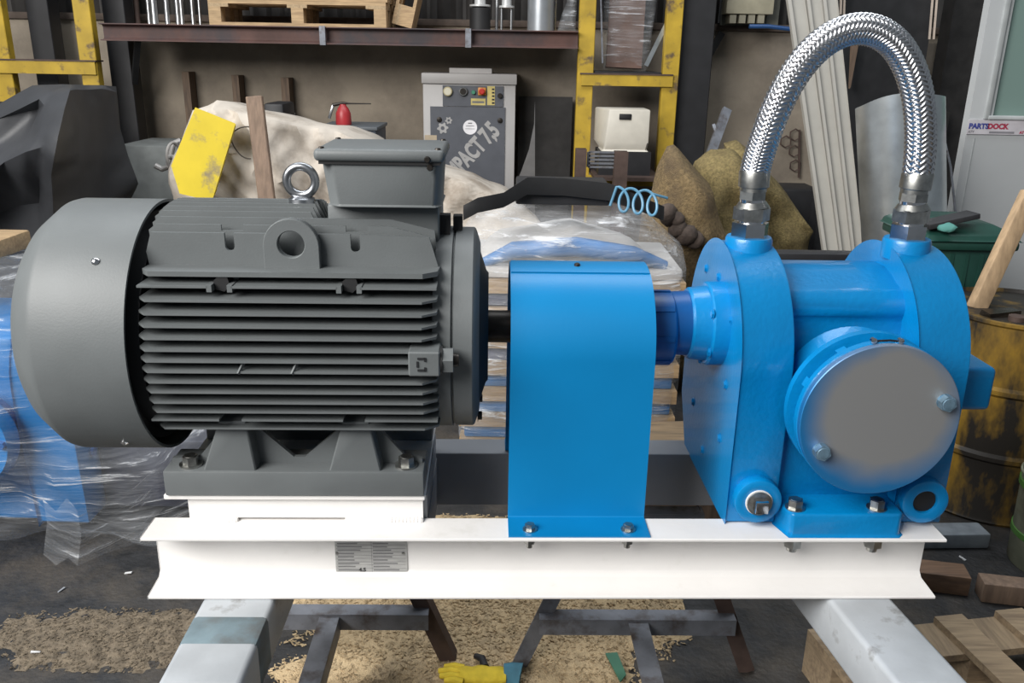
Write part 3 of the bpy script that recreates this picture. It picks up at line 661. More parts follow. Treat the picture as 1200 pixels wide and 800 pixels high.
# drums
def drum_mat(name, c1, c2):
    return mat(name, c1, .55, .1, var=.3, scale=6, col2=c2, c2pos=.44, c2w=.06, c2scale=2.6, bump=.1, bscale=30, stretch=(1, 1, .45))
def drum(label, cx, cy, h, m, seed):
    t_ = thing('oil_drum', label, 'drum', (cx, cy, 0), 'steel drums on the right')
    R = .292; P = [(0, R), (.01, R + .006), (.02, R)]
    for zc in (h * .34, h * .67): P += [(zc - .02, R), (zc - .008, R + .012), (zc + .008, R + .012), (zc + .02, R)]
    P += [(h - .02, R), (h - .012, R + .008), (h, R + .008), (h + .002, R), (h - .012, R - .006), (h - .014, .001)]
    B().lathe(P, 'z', (cx, cy, 0), 64, cap=False).obj('shell', m, t_)
    B().cyl((cx - .1, cy - .15, h - .013), (cx - .1, cy - .15, h + .006), .03, seg=12).obj('bung', RUSTY, t_)
    return t_
drum('rusty drum, yellow paint half covered in black tar, beside the pump', 1.965, 3.18, .80, drum_mat('drum_yellow', (.34, .195, .02), (.022, .018, .014)), 1)
drum('orange-yellow stained drum at the right edge behind the tarry one', 2.57, 3.44, .80, drum_mat('drum_orange', (.36, .20, .03), (.05, .03, .02)), 2)
TARR = mat('tar_scrap', (.03, .025, .02), .25, .3, var=.4)
for i, (dx, dy) in enumerate(((-.13, -.1), (.02, -.16), (.12, -.05))):
    B().bar((1.965 + dx - .06, 3.18 + dy, .797), (1.965 + dx + .07, 3.18 + dy + .03, .799), .05, .022).jitter(.01, 30, i).top('scrap_metal', TARR, ('oily dark scrap at the left of the tarry drum lid', 'oily dark scrap in the middle of the tarry drum lid', 'oily dark scrap at the right of the tarry drum lid')[i], 'scrap')

# ================================================================== PALLETS
def pallet(name, label, M, W_=1.2, D_=.8, deck=(.0, .17, .34, .51, .68), bw=.115, m1=PINE, m2=PINEY, group='wooden pallets', blocks_h=.078, bl=.14):
    base = M @ Vector((0, 0, 0)); t_ = thing(name, label, 'pallet', base, group)
    def bx(nm, x0, x1, y0, y1, z0, z1, mm): B().box(x0, x1, y0, y1, z0, z1, M).obj(nm, mm, t_, smooth=0)
    for y in (0, D_ / 2 - .05, D_ - .1): bx('bottom_board', 0, W_, y, y + .1, 0, .022, m1)
    for y in (0, D_ / 2 - .05, D_ - .1):
        for x in (0, W_ / 2 - bl / 2, W_ - bl): bx('block', x, x + bl, y, y + .1, .022, .022 + blocks_h, OLDW if False else m1)
    for x in (0, W_ / 2 - .07, W_ - .14): bx('stringer_board', x, x + .14, 0, D_, .022 + blocks_h, .044 + blocks_h, m2)
    for y in deck: bx('deck_board', 0, W_, y, min(y + bw, D_), .044 + blocks_h, .066 + blocks_h, m1)
    return t_
pc = on_z(1100, 712, .14)
pallet('wooden_pallet', 'worn wooden pallet on the floor at the lower right corner', T(.86, 2.06, 0) @ Matrix.Rotation(math.radians(-80), 4, 'Z'), 1.0, .95, (.0, .40, .60, .83), .09, m1=AGED, m2=AGEDY)
q = on_z(1196, 716, .0); B().bar((q.x - .10, q.y + .08, .035), (q.x + .35, q.y + .0, .035), .07, .07).bevel(.004).top('timber_block', OLDW, 'grey-brown timber block behind the floor pallet at the right edge', 'wood')

# ================================================================== BACKGROUND: rack and shelf
def rect_post(t_, px, Y, w, dpt, z0, z1, m, nm='post'):
    B().box(px - w / 2, px + w / 2, Y - dpt / 2, Y + dpt / 2, z0, z1).bevel(.004, 1).obj(nm, m, t_)
lr = thing('storage_rack', 'yellow ladder rack frame with black columns at the left wall', 'rack', (-3.3, 6.45, 0), 'yellow rack frames')
for x in (-3.66, -3.045): rect_post(lr, x, 6.4, .12, .08, 0, 3.2, YELLOW)
for x in (-3.50, -2.945): rect_post(lr, x, 6.72, .16, .16, 0, 3.2, POST, 'black_column')
for z in (1.555, .75): B().box(-3.72, -2.99, 6.34, 6.36, z - .04, z + .045).obj('cross_bar', YELLOW, lr); 
B().box(-3.75, -2.98, 6.335, 6.46, 1.602, 1.612).obj('bar_lip', RUSTY, lr)
rr = thing('storage_rack', 'yellow ladder rack frame in the middle, right of the rusty shelf beam', 'rack', (.79, 6.45, 0), 'yellow rack frames')
for x in (.488, 1.095): rect_post(rr, x, 6.4, .115, .08, 0, 3.2, YELLOW)
for z in (1.535, .83): B().box(.46, 1.11, 6.34, 6.36, z - .035, z + .04).obj('cross_bar', YELLOW, rr)
B().box(.45, 1.11, 6.335, 6.46, 1.575, 1.585).obj('bar_lip', RUSTY, rr)
B().box(1.15, 1.40, 6.45, 6.70, 0, 3.2).bevel(.006, 1).top('black_column', POST, 'thick black column right of the middle yellow rack frame', 'column')
B().box(3.42, 3.80, 6.4, 6.75, 0, 3.3).bevel(.006, 1).top('black_column', POST, 'thick black column behind the white cabin', 'column')
# shelf
sh = thing('wall_shelf', 'long wall shelf with a rust red steel channel along its front edge', 'shelf', (-1.25, 6.6, 1.7))
REDP = mat('red_oxide_beam', (.115, .060, .050), .65, .1, var=.25, scale=6, col2=(.06, .05, .055), c2pos=.55, c2w=.1, c2scale=2.5)
SHA, SHB = at(118, 36, 6.3), at(679, 51, 6.3)
for i, (a, b_) in enumerate(((-2.90, -1.36), (-1.345, -.35), (-.33, .425))):
    B().prism(channel_poly(6.28, 6.35, 1.745, 1.86), 'x', a, b_).obj('edge_channel', REDP, sh)
for x in (-1.35, -.34): B().box(x - .02, x + .02, 6.265, 6.285, 1.74, 1.865).obj('splice_plate', STEEL, sh)
for k in range(6): B().box(-2.85, .42, 6.36 + k * .105, 6.455 + k * .105, 1.835, 1.858).obj('deck_plank', OLDW, sh)
B().bar((-2.70, 6.42, 1.75), (-2.86, 6.66, 1.45), .04, .03).obj('brace', POST, sh)
ZSH = 1.861
# pallet on shelf, tilted pallet
pallet('shelf_pallet', 'pale wooden pallet lying flat on the wall shelf', T(-2.16, 6.37, ZSH) , 1.24, .5, (.0, .2, .38), .1, blocks_h=.10, bl=.085)
pallet('shelf_pallet', 'upper wooden pallet stacked on the flat one on the shelf', T(-2.15, 6.38, ZSH + .1675) , 1.24, .5, (.0, .2, .38), .1, blocks_h=.10, bl=.085)
pallet('leaning_pallet', 'small pale pallet standing tilted against the wall on the shelf', T(-.76, 6.50, ZSH + .003) @ Matrix.Rotation(math.radians(8), 4, 'Y') @ T(.0, 0, 0) @ Matrix.Rotation(math.radians(-8), 4, 'Y') @ Matrix.Rotation(math.radians(14), 4, 'Y') @ Matrix.Rotation(math.radians(-90), 4, 'Y'), 1.0, .3, (.0, .19), .1)
# rods and pipes standing on the shelf
PIPE = mat('thin_wall_pipe', (.40, .41, .42), .3, .9, var=.2, scale=9)
k = 0
for px, w in ((172, .030), (184, .05), (196, .036), (206, .035), (216, .03), (226, .028), (232, .022), (143, .05), (152, .05), (161, .04)):
    p = at(px, 22, 6.62 if px > 165 else 6.84); k += 1
    ya_ = 6.62 + .05 * math.sin(k * 2.1) if px > 165 else 6.84
    lab = '%s bright thin pipe on the shelf, counted from the brown pipes' % ['first', 'second', 'third', 'fourth', 'fifth', 'sixth', 'last'][k - 1] if px > 165 else '%s dull brown pipe on the shelf beside the black column' % ['leftmost', 'middle', 'rightmost'][k - 8]
    B().cyl((p.x, ya_, ZSH), (p.x - .02, ya_ + .1, 2.9), w / 2, seg=12).top('standing_pipe', PIPE if px > 165 else RUSTY, lab, 'pipe', 'pipes standing at the left of the shelf')
can_d = thing('black_canister', 'black canister with a white flange on the shelf right of the tilted pallet', 'canister', (-.31, 6.55, ZSH))
B().lathe([(ZSH, .075), (ZSH + .15, .075), (ZSH + .155, .05)], 'z', (-.27, 6.55, 0), 24).obj('canister_body', BLACK, can_d)
B().lathe([(ZSH + .155, .03), (ZSH + .16, .075), (ZSH + .172, .075), (ZSH + .176, .04), (ZSH + .40, .04)], 'z', (-.27, 6.55, 0), 24).obj('flange_top', mat('white_flange', (.55, .55, .54), .4, .3), can_d)
can_e = thing('jar_stand', 'glassy jar on thin rods beside the black canister', 'jar', (-.08, 6.55, ZSH))
B().lathe([(ZSH + .15, .02), (ZSH + .155, .055), (ZSH + .168, .055), (ZSH + .17, .035), (ZSH + .4, .035)], 'z', (-.08, 6.55, 0), 20).obj('jar_top', MATS['white_flange'], can_e)
for sx in (-1, 1): B().cyl((-.08 + sx * .035, 6.55, ZSH), (-.08 + sx * .035, 6.55, ZSH + .15), .008, seg=8).obj('rod', PIPE, can_e)
B().lathe([(ZSH, .095), (2.6, .095)], 'z', (.165, 6.52, 0), 40).top('metal_cylinder', mat('dull_cylinder', (.36, .38, .40), .35, .6, var=.08), 'wide dull grey metal cylinder standing near the right end of the shelf', 'cylinder')
for i, (px, col) in enumerate(((582, PIPE), (644, PIPE), (650, CHROME))):
    p = at(px, 30, 6.6); B().cyl((p.x, 6.6, ZSH), (p.x + .005, 6.62, 2.5), .011, seg=8).top('thin_rod', col, ('thin steel rod left of the grey cylinder on the shelf', 'thin steel rod just right of the grey cylinder', 'bright rod between the grey cylinder and the plastic bag')[i], 'rod')
q = at(668, 25, 6.5)
B().blob([(q.x - .09, ZSH), (q.x + .045, ZSH), (q.x + .045, ZSH + .30), (q.x + .0, ZSH + .28), (q.x - .06, ZSH + .12)], 6.5, .06, .06, amp=.03, ns=8, n=2).top('plastic_bag', FILMC, 'clear crumpled plastic bag at the right end of the shelf', 'bag', smooth=60)
# inside middle rack
q = at(735, 40, 6.6)
bd = thing('wrapped_board', 'brown board wrapped in clear plastic inside the middle rack', 'board', (q.x, 6.6, 1.59))
B().bar((q.x - .02, 6.55, 1.62), (q.x + .01, 6.75, 2.6), .26, .03, (0, 1, 0)).obj('board', mat('reddish_board', (.11, .065, .05), .8, var=.2), bd)
B().blob([(q.x - .17, 1.60), (q.x + .16, 1.60), (q.x + .24, 2.5), (q.x - .2, 2.5)], 6.6, .10, .10, amp=.05, ns=5, n=3).obj('film', FILMC, bd, smooth=60)
B().bar(at(757, 77, 6.45), at(781, 28, 6.45), .03, .012, (0, 1, 0)).top('flat_strip', GALVS, 'slanted galvanised strip inside the middle rack', 'strip')
B().bar(at(706, 74, 6.42), at(703, -40, 6.42), .012, .012, (0, 1, 0)).top('thin_rod', STEEL, 'thin grey rod just inside the left post of the middle rack', 'rod')
B().box(.555, 1.03, 6.38, 6.9, 1.586, 1.597).top('rack_tray', POST, 'black tray on the upper cross bar of the middle rack', 'tray')
B().box(.555, 1.03, 6.0, 6.9, .875, .90).top('rack_board', RUSTY, 'brown board on the lower cross bar of the middle rack', 'board')
# white jug
W0 = at(700, 127, 6.2); W1 = at(758, 177, 6.2)
jg = thing('plastic_container', 'off-white plastic container with a dark handle slot in the middle rack', 'container', ((W0.x + W1.x) / 2, 6.3, W1.z))
JUG = mat('off_white_plastic', (.62, .58, .50), .5, var=.06)
B().loft([[Vector(p) for p in ((W0.x + .05, 6.16, W1.z), (W1.x - .01, 6.16, W1.z), (W1.x - .01, 6.40, W1.z), (W0.x + .05, 6.40, W1.z))], [Vector(p) for p in ((W0.x + .06, 6.14, W1.z + .06), (W1.x, 6.14, W1.z + .06), (W1.x, 6.42, W1.z + .06), (W0.x, 6.42, W1.z + .06))], [Vector(p) for p in ((W0.x + .08, 6.14, W0.z), (W1.x, 6.14, W0.z), (W1.x, 6.42, W0.z), (W0.x, 6.42, W0.z))]]).bevel(.012, 2).obj('container_body', JUG, jg)
B().box(W0.x + .15, W0.x + .235, 6.132, 6.142, W0.z - .07, W0.z - .030).bevel(.004).obj('handle_slot', BLACK, jg)
B().box(W0.x + .02, W1.x + .02, 6.12, 6.44, .90, W1.z).top('black_crate', POST, 'black crate under the off-white container', 'crate')
# rusty profiles in front
for i, (px, pw, p_top, p_bot) in enumerate(((681, 12, 174, 300), (728, 15, 177, 320))):
    a, c = at(px, p_top, 5.6), at(px, p_bot, 5.6); w = pw / 1000 * 5.7
    B().prism([(a.x - w / 2, 5.56), (a.x + w / 2, 5.56), (a.x + w / 2, 5.57), (a.x - w / 2 + .01, 5.57), (a.x - w / 2 + .01, 5.63), (a.x + w / 2, 5.63), (a.x + w / 2, 5.64), (a.x - w / 2, 5.64)], 'z', 0, a.z).top('steel_profile', RUSTY, ('rusty upright steel profile left of the grille below the container', 'rusty upright steel profile right of the grille below the container')[i], 'steel profile')
gr = thing('steel_grille', 'small dark steel grille between two rusty uprights', 'grille', (at(708, 190, 5.62).x, 5.62, at(708, 195, 5.6).z))
a, c = at(690, 178, 5.62), at(722, 196, 5.62)
for k in range(5): z = c.z + (a.z - c.z) * k / 4; B().bar((a.x, 5.62, z), (c.x, 5.62, z), .02, .012).obj('slat', STEEL, gr)
for x in (a.x, c.x): B().bar((x, 5.62, c.z), (x, 5.62, a.z), .02, .02, (0, 1, 0)).obj('side_rail', STEEL, gr)
# ================================================================== BACKGROUND: left
def outl(Y, *pts): return [(at(px, py, Y).x, at(px, py, Y).z) for px, py in pts]
# tarpaulin draped over a machine: faceted folds
def tarp():
    t_ = thing('covered_machine', 'machine under a black tarpaulin at the left edge', 'machine', (-2.5, 4.9, 0))
    A = at
    rows = [  # sheet laid out as rows of points, left to right; the last three columns are the receding right side
        [A(-150, 200, 4.75), A(-40, 142, 4.72), A(0, 121, 4.7), A(38, 100, 4.68), A(60, 99, 4.68), A(84, 99, 4.66), A(104, 99.5, 5.05), A(122, 100, 5.12), A(136, 101, 5.2)],
        [A(-150, 215, 4.52), A(-40, 160, 4.52), A(-4, 140, 4.52), A(46, 116, 4.48), A(62, 106, 4.55), A(82, 106, 4.45), A(100, 105, 4.8), A(120, 104, 5.0), A(137, 108, 5.2)],
        [A(-150, 240, 4.47), A(-40, 190, 4.50), A(0, 168, 4.52), A(44, 128, 4.56), A(52, 124, 4.42), A(76, 126, 4.32), A(96, 126, 4.7), A(120, 124, 5.0), A(139, 128, 5.2)],
        [A(-150, 260, 4.4), A(-40, 205, 4.42), A(-5, 180, 4.46), A(30, 162, 4.50), A(48, 156, 4.30), A(68, 160, 4.22), A(94, 155, 4.65), A(120, 152, 5.0), A(141, 150, 5.2)],
        [A(-150, 280, 4.45), A(-40, 225, 4.4), A(5, 190, 4.34), A(30, 178, 4.28), A(50, 172, 4.25), A(63, 186, 4.22), A(94, 185, 4.65), A(122, 182, 5.0), A(150, 182, 5.2)],
        [A(-150, 330, 4.7), A(-40, 260, 4.62), A(0, 205, 4.50), A(26, 207, 4.38), A(46, 205, 4.42), A(60, 205, 4.36), A(94, 212, 4.68), A(124, 212, 5.0), A(162, 215, 5.2)],
        [A(-150, 380, 4.8), A(-40, 300, 4.8), A(0, 250, 4.8), A(26, 240, 4.7), A(46, 238, 4.65), A(62, 238, 4.5), A(96, 240, 4.72), A(126, 240, 5.0), A(152, 236, 5.2)],
        [A(-150, 460, 4.8), A(-40, 400, 4.8), A(0, 380, 4.8), A(26, 380, 4.72), A(46, 380, 4.68), A(66, 380, 4.55), A(98, 380, 4.75), A(128, 380, 5.0), A(154, 380, 5.2)]]
    b = B(); b.loft(rows, cap=False, closed=False)
    bmesh.ops.triangulate(b.bm, faces=b.bm.faces)
    bmesh.ops.subdivide_edges(b.bm, edges=b.bm.edges, cuts=3, use_grid_fill=True, smooth=.15)
    r = bmesh.ops.extrude_face_region(b.bm, geom=b.bm.faces[:])
    for v in [e for e in r['geom'] if isinstance(e, bmesh.types.BMVert)]: v.co.y += .012; v.co.x -= .006; v.co.z -= .004
    b.obj('tarpaulin', TARP, t_, smooth=40)
    B().box(-3.6, -2.78, 5.25, 5.8, 0, 1.35).obj('machine_body', GREYD, t_)
tarp()
B().box(-2.80, -2.30, 6.1, 6.7, 0, 1.05).bevel(.01).top('concrete_plinth', mat('plinth_grey', (.16, .17, .165), .8, var=.15), 'low grey block against the wall behind the tarpaulin', 'block')
# pipe with handwheel
p = at(198, 185, 5.3)
vw = thing('hand_valve', 'pale pipe bend with a hand wheel left of the yellow panel', 'valve', (p.x, 5.3, .9))
VW = mat('pale_pipe', (.42, .40, .38), .5, .2)
B().tube([(at(182, 194, 5.3)), at(190, 198, 5.3), at(197, 196, 5.3), at(200, 180, 5.32), at(203, 168, 5.34), at(209, 165, 5.36), at(212, 172, 5.38), at(212, 260, 5.4)], .018, 10).obj('bent_pipe', VW, vw)
c = at(204, 184, 5.28); B().tube([(c.x + .02 * math.cos(a), 5.28 + .06 * math.cos(a), c.z + .085 * math.sin(a)) for a in [2 * PI * k / 24 for k in range(24)]], .009, 8, closed=True).obj('wheel_rim', VW, vw)
B().cyl((c.x - .03, 5.28, c.z), (c.x + .03, 5.28, c.z), .015, seg=10).obj('wheel_hub', VW, vw)
# yellow panel machine under cream canvas
ym = thing('canvas_covered_machine', 'machine with a yellow panel under a cream canvas cover', 'machine', (-1.3, 5.1, 0))
YP = mat('dirty_yellow_panel', (.72, .55, .03), .6, var=.1, scale=5, col2=(.30, .24, .13), c2pos=.63, c2w=.07, c2scale=7)
pp = outl(4.60, (232, 129), (274, 146), (248, 232), (214, 224), (205, 194))
B().prism(pp, 'y', 4.58, 4.66).bevel(.012, 2).obj('yellow_panel', YP, ym)
cv = B().blob(outl(4.95, (226, 131), (255, 119), (300, 128), (345, 138), (400, 150), (450, 172), (520, 201), (560, 212), (600, 232), (640, 268), (640, 420), (200, 420), (205, 230), (203, 195)), 4.95, .16, .5, rings=22, n=5, amp=.05, ns=3.6, seed=4, res=180, cen=(-1.0, .75))
for v in cv.bm.verts:      # hanging folds and creases
    if v.co.y < 5.0:
        w = v.co; f = noise.noise(Vector((w.x * 7 + w.z * 4, w.z * 2.0, 3))) ; g = noise.noise(Vector((w.x * 15 - w.z * 9, w.z * 6, 9)))
        v.co.y += .10 * abs(f) - .04 + .03 * g
cv.obj('canvas_cover', CREAM, ym, smooth=50)
c = at(288, 168, 4.68)
B().tube([(c.x + .085 * math.cos(a) * (1 + .05 * math.sin(3 * a)), 4.715 + .02 * math.sin(a * 2), c.z + .085 * math.sin(a)) for a in [2 * PI * k / 30 for k in range(24)]], .004, 6).obj('drawn_ring', mat('rope_dark', (.10, .085, .07), .9), ym)
pt_, pb_ = at(298, 113, 4.60), at(321, 300, 4.45); pb_ = pt_ + (pb_ - pt_) * (pt_.z / (pt_.z - pb_.z)) + Vector((0, 0, .012))
B().bar(pt_, pb_, .085, .035, (0, -1, 0)).bevel(.004, 1).top('leaning_plank', OLDW, 'weathered grey-brown plank leaning on the cream canvas', 'plank')
B().box(at(308, 122, 5.6).x, at(328, 122, 5.6).x + .02, 5.6, 5.9, 0, at(318, 121, 5.6).z).bevel(.02).top('black_box', POST, 'black box behind the leaning plank', 'box')
for i, (px, p0_, p1_, w_) in enumerate(((219, 84, 190, 8), (277, 88, 150, 8), (335, 91, 150, 9))):
    a, c = at(px, p0_, 6.9), at(px + 3, p1_, 6.9); w = w_ / 1000 * 6.8
    B().box(a.x - w / 2, a.x + w / 2, 6.86, 6.995, c.z - .4, a.z).top('wall_batten', wood('batten_wood', (.16, .11, .075), (.07, .05, .04), (9, 9, 1)), ('leftmost of three upright battens on the back wall', 'middle of three upright battens on the back wall', 'rightmost of three upright battens, with a peg')[i], 'batten')
a = at(337, 128, 6.85); B().cyl((a.x, 6.86, a.z), (a.x + .09, 6.66, a.z - .02), .014, seg=8).top('wall_peg', VW, 'pale peg sticking out of the rightmost wall batten', 'peg')
# dark blue cabinet and red oil can
bc = thing('blue_cabinet', 'dark blue-grey cabinet with a paper label between canvas and compressor', 'cabinet', (-1.1, 6.0, 0))
a, c = at(372, 150, 5.8), at(442, 150, 5.8)
CABB = mat('blue_grey_cabinet', (.035, .045, .065), .5, var=.15)
B().box(a.x + .01, c.x - .01, 5.81, 6.25, 0, a.z - .012).bevel(.006).obj('cabinet_body', CABB, bc)
B().box(a.x, c.x, 5.80, 6.27, a.z - .012, a.z + .012).bevel(.005).obj('cabinet_top', mat('cabinet_lid', (.10, .11, .12), .5), bc)
B().box(at(386, 158, 5.8).x, at(410, 158, 5.8).x, 5.805, 5.811, at(390, 170, 5.8).z, at(390, 156, 5.8).z).obj('paper_label', mat('label_paper', (.5, .5, .5), .8), bc)
REDC = mat('red_can', (.38, .03, .035), .4, var=.15)
c = at(403, 148, 5.95); zz = a.z + .0125
rc = thing('oil_can', 'small red pump oil can with a long spout on the blue cabinet', 'oil can', (c.x, 5.95, zz))
B().lathe([(zz, .050), (zz + .008, .053), (zz + .075, .050), (zz + .11, .035), (zz + .125, .022), (zz + .135, .02)], 'z', (c.x, 5.95, 0), 28).obj('can_body', REDC, rc)
B().tube([(c.x - .07, 5.95, zz + .128), (c.x, 5.95, zz + .142), (c.x + .05, 5.95, zz + .140), (c.x + .19, 5.95, zz + .141)], [.012, .01, .005, .004], 8).obj('spout', DSTEEL, rc)
B().bar((c.x - .065, 5.95, zz + .128), (c.x - .098, 5.95, zz + .04), .018, .018, (0, 1, 0)).bevel(.004).obj('trigger', PIPE, rc)

# ------------------------------------------------------------------ compressor
cm = thing('air_compressor', 'light grey compressor cabinet with dark door and red stop button', 'compressor', (-.345, 6.75, 0))
CB = mat('compressor_light_grey', (.40, .385, .375), .5, var=.06, scale=4); CD = mat('compressor_dark_door', (.085, .09, .105), .5, var=.08)
x0, x1, yf = -.685, -.005, 6.5; zt = at(550, 86, yf).z
P = lambda px, py, d=0: at(px, py, yf - d)
def pbox(nm, px0, py0, px1, py1, d0, d1, m, par, bev=0):
    a, c = P(px0, py1), P(px1, py0); b = B().box(a.x, c.x, yf - d1, yf - d0, a.z, c.z)
    if bev: b.bevel(bev)
    return b.obj(nm, m, par)
B().box(x0, x1, yf, 6.95, 0, zt - .075).bevel(.008).obj('cabinet_body', CB, cm)
B().box(x0 - .008, x1 + .008, yf - .02, 6.96, zt - .075, zt).bevel(.008).obj('top_cap', CB, cm)
a, c = P(526, 84), P(576, 84); B().box(a.x, c.x, 6.55, 6.8, zt, zt + .035).obj('roof_vent', CB, cm)
pnl = pbox('control_panel', 519, 101, 590, 124, 0, .012, CD, cm)
gm = mat('brass_gauge', (.48, .42, .26), .4, .2); 
for px, py, r, m_, nm in ((525, 107, .034, gm, 'pressure_gauge'), (543, 107, .032, PIPE, 'dial'), (555, 108, .015, mat('green_button', (.05, .22, .13), .4), 'green_button'), (586, 112, .018, DSTEEL, 'key_switch')):
    q = P(px, py); o = B().lathe([(yf - .012, r), (yf - .03, r), (yf - .034, r * .85)], 'y', (q.x, 0, q.z), 24).obj(nm, m_, pnl)
    if r > .03: B().lathe([(yf - .033, r * .75), (yf - .0355, r * .74)], 'y', (q.x, 0, q.z), 24).obj('face', mat('gauge_face', (.62, .58, .45), .5) if r > .033 else DSTEEL, o)
q = P(565, 107); rb = B().box(q.x - .03, q.x + .03, yf - .03, yf - .012, q.z - .028, q.z + .028).bevel(.006).obj('stop_plate', mat('orange_plate', (.52, .22, .04), .5), pnl)
B().lathe([(yf - .03, .022), (yf - .055, .022), (yf - .06, .015)], 'y', (q.x, 0, q.z), 20).obj('stop_button', mat('red_button', (.45, .03, .02), .35), rb)
ys = pbox('warning_strip', 571, 101, 580, 123, .012, .014, mat('yellow_label', (.55, .45, .16), .6), pnl)
for k in range(5): q = P(578, 104.5 + 4 * k); B().box(q.x - .009, q.x + .009, yf - .0155, yf - .0142, q.z - .006, q.z + .006).obj('warning_mark', BLACK, ys)
pbox('maker_label', 552, 115.5, 569, 123, .012, .0145, MATS['yellow_label'], pnl)
pbox('fine_print', 553.5, 118.5, 567.5, 120.5, .0145, .0150, MATS['plate_ink'], pnl)
dr = pbox('door', 507, 126, 592, 330, 0, .012, CD, cm)
LT = mat('door_lettering', (.36, .35, .34), .6)
c = P(566, 172); w = c.z
txm = text_mesh('COMPACT 7,5', .170, LT, .001, .008)
ang = math.radians(47)
q = P(580.5, 149, .013); L_ = txm.vertices and max(v.co.x for v in txm.vertices)
piece('lettering', txm, T(q.x, yf - .0135, q.z) @ FRONT @ Matrix.Rotation(ang, 4, 'Z') @ Matrix.Scale(.60, 4, (1, 0, 0)) @ T(-L_, 0, 0), dr)
q = P(551, 149); B().lathe([(yf - .012, .052), (yf - .014, .052)], 'y', (q.x, 0, q.z), 32).obj('round_sticker', mat('white_sticker', (.75, .73, .74), .5), dr)
B().box(q.x - .035, q.x + .035, yf - .0150, yf - .0141, q.z - .012, q.z - .009).box(q.x - .03, q.x + .03, yf - .0150, yf - .0141, q.z + .008, q.z + .012).box(q.x - .015, q.x + .015, yf - .0150, yf - .0141, q.z + .026, q.z + .033).obj('sticker_print', MATS['plate_ink'], dr)
def gear(px, py, R, teeth, ri):
    q = P(px, py); o, i = [], []
    for k in range(teeth * 4):
        a = 2 * PI * k / (teeth * 4); r = R if k % 4 in (0, 1) else R * .72
        o.append((q.x + r * math.cos(a), q.z + r * math.sin(a))); i.append((q.x + ri * math.cos(a), q.z + ri * math.sin(a)))
    B().ringplate(o, i, 'y', yf - .0145, yf - .012).obj('gear_emblem', LT, dr, smooth=0)
gear(519, 150, .042, 6, .014); gear(526, 141, .027, 6, .009)
for px, py in ((515, 140), (586, 141)): q = P(px, py); B().lathe([(yf - .012, .02), (yf - .02, .018), (yf - .022, .008)], 'y', (q.x, 0, q.z), 16).obj('door_lock', DSTEEL, dr)
q = P(505, 163, .0); B().box(q.x - .045, q.x + .045, 6.486, 6.499, q.z - .05, q.z + .03).top('cardboard_tag', mat('cardboard', (.42, .34, .24), .8), 'small cardboard piece left of the compressor door', 'cardboard')
# curved sheet offcut
sh_ = [(627, 118), (626, 145), (620, 175), (611, 200), (600, 225), (600, 365), (627, 365)]
pts = outl(6.0, *sh_); B().loft([[Vector((x, 6.0 + d + .25 * (x - .05), z)) for x, z in pts] for d in (0, .004)]).top('sheet_offcut', mat('bare_sheet', (.30, .29, .285), .4, .5, var=.1), 'pointed curved sheet metal offcut standing right of the compressor', 'sheet metal')

B().box(at(608, 105, 6.85).x, at(672, 105, 6.85).x, 6.82, 6.9, 0, at(630, 112, 6.85).z).jitter(.02, 3, 1).top('dark_sheet', mat('near_black_sheet', (.03, .028, .027), .7, var=.3), 'dark sheet standing in for shadow on the wall between compressor and middle rack', 'sheet')  # near-black sheet put in for the dark shadow beside the compressor
# ================================================================== BACKGROUND: middle
# shrink wrapped stack on pallets
ws = thing('wrapped_stack', 'stack of blue parts and boards in stretch film behind the guard', 'wrapped stack', (.26, 3.55, 0), 'film wrapped stacks')
X0, X1, Ya, Yb = -.22, .70, 3.35, 3.95
lev = 0.05
SKY = mat('wrapped_blue', (.02, .16, .42), .45, var=.25, scale=8); BLK2 = mat('wrapped_dark', (.045, .055, .11), .5, var=.4, scale=8)
nlev = 7
for k in range(nlev):
    z0 = .0 + k * .118
    for y in (Ya, Ya + .25, Ya + .5): B().box(X0, X1, y, y + .1, z0 + .062, z0 + .118).obj('timber', PINE, ws, smooth=0)
    if k > 2:
        for j in range(4): xx = X0 + .02 + j * .23; B().box(xx, xx + .19, Ya + .02, Yb - .02, z0 + .002, z0 + .060).bevel(.01).obj('blue_part', BLK2 if k > 3 else SKY, ws)
    else: B().box(X0 + .02, X1 - .02, Ya + .02, Yb - .02, z0 + .002, z0 + .060).bevel(.01).obj('blue_part', SKY, ws)
ztop = nlev * .118
FOAM = mat('foam_pad', (.50, .48, .46), .8, var=.08)
B().box(X0 + .01, X1 - .01, Ya + .02, Yb - .02, ztop + .002, ztop + .05).bevel(.015, 2).obj('foam_pad', FOAM, ws)
B().blob([(X0 + .06, ztop + .05), (X1 - .1, ztop + .05), (X1 - .2, ztop + .13), (.25, ztop + .19), (X0 + .12, ztop + .13)], 3.62, .2, .2, n=4, amp=.02).obj('foam_pad', FOAM, ws, smooth=60)
B().tube([(X0 + .10, 3.40, ztop + .06), (.0, 3.37, ztop + .12), (.25, 3.36, ztop + .14), (.48, 3.37, ztop + .11), (.62, 3.40, ztop + .06)], [.02, .035, .04, .035, .02], 10).obj('blue_part', SKY, ws, smooth=60)
fo = outl(3.6, (548, 254), (575, 240), (640, 235), (700, 237), (760, 252), (800, 283), (808, 296), (803, 340)) 
fo = [(x * .98, z) for x, z in fo] + [(.735, .5), (.73, .02), (-.245, .02), (-.25, .9)]
B().blob(fo, 3.65, .34, .34, rings=12, n=6, amp=.035, ns=5, seed=2, res=96, cen=(.25, .55)).obj('stretch_film', FILM, ws, smooth=65)
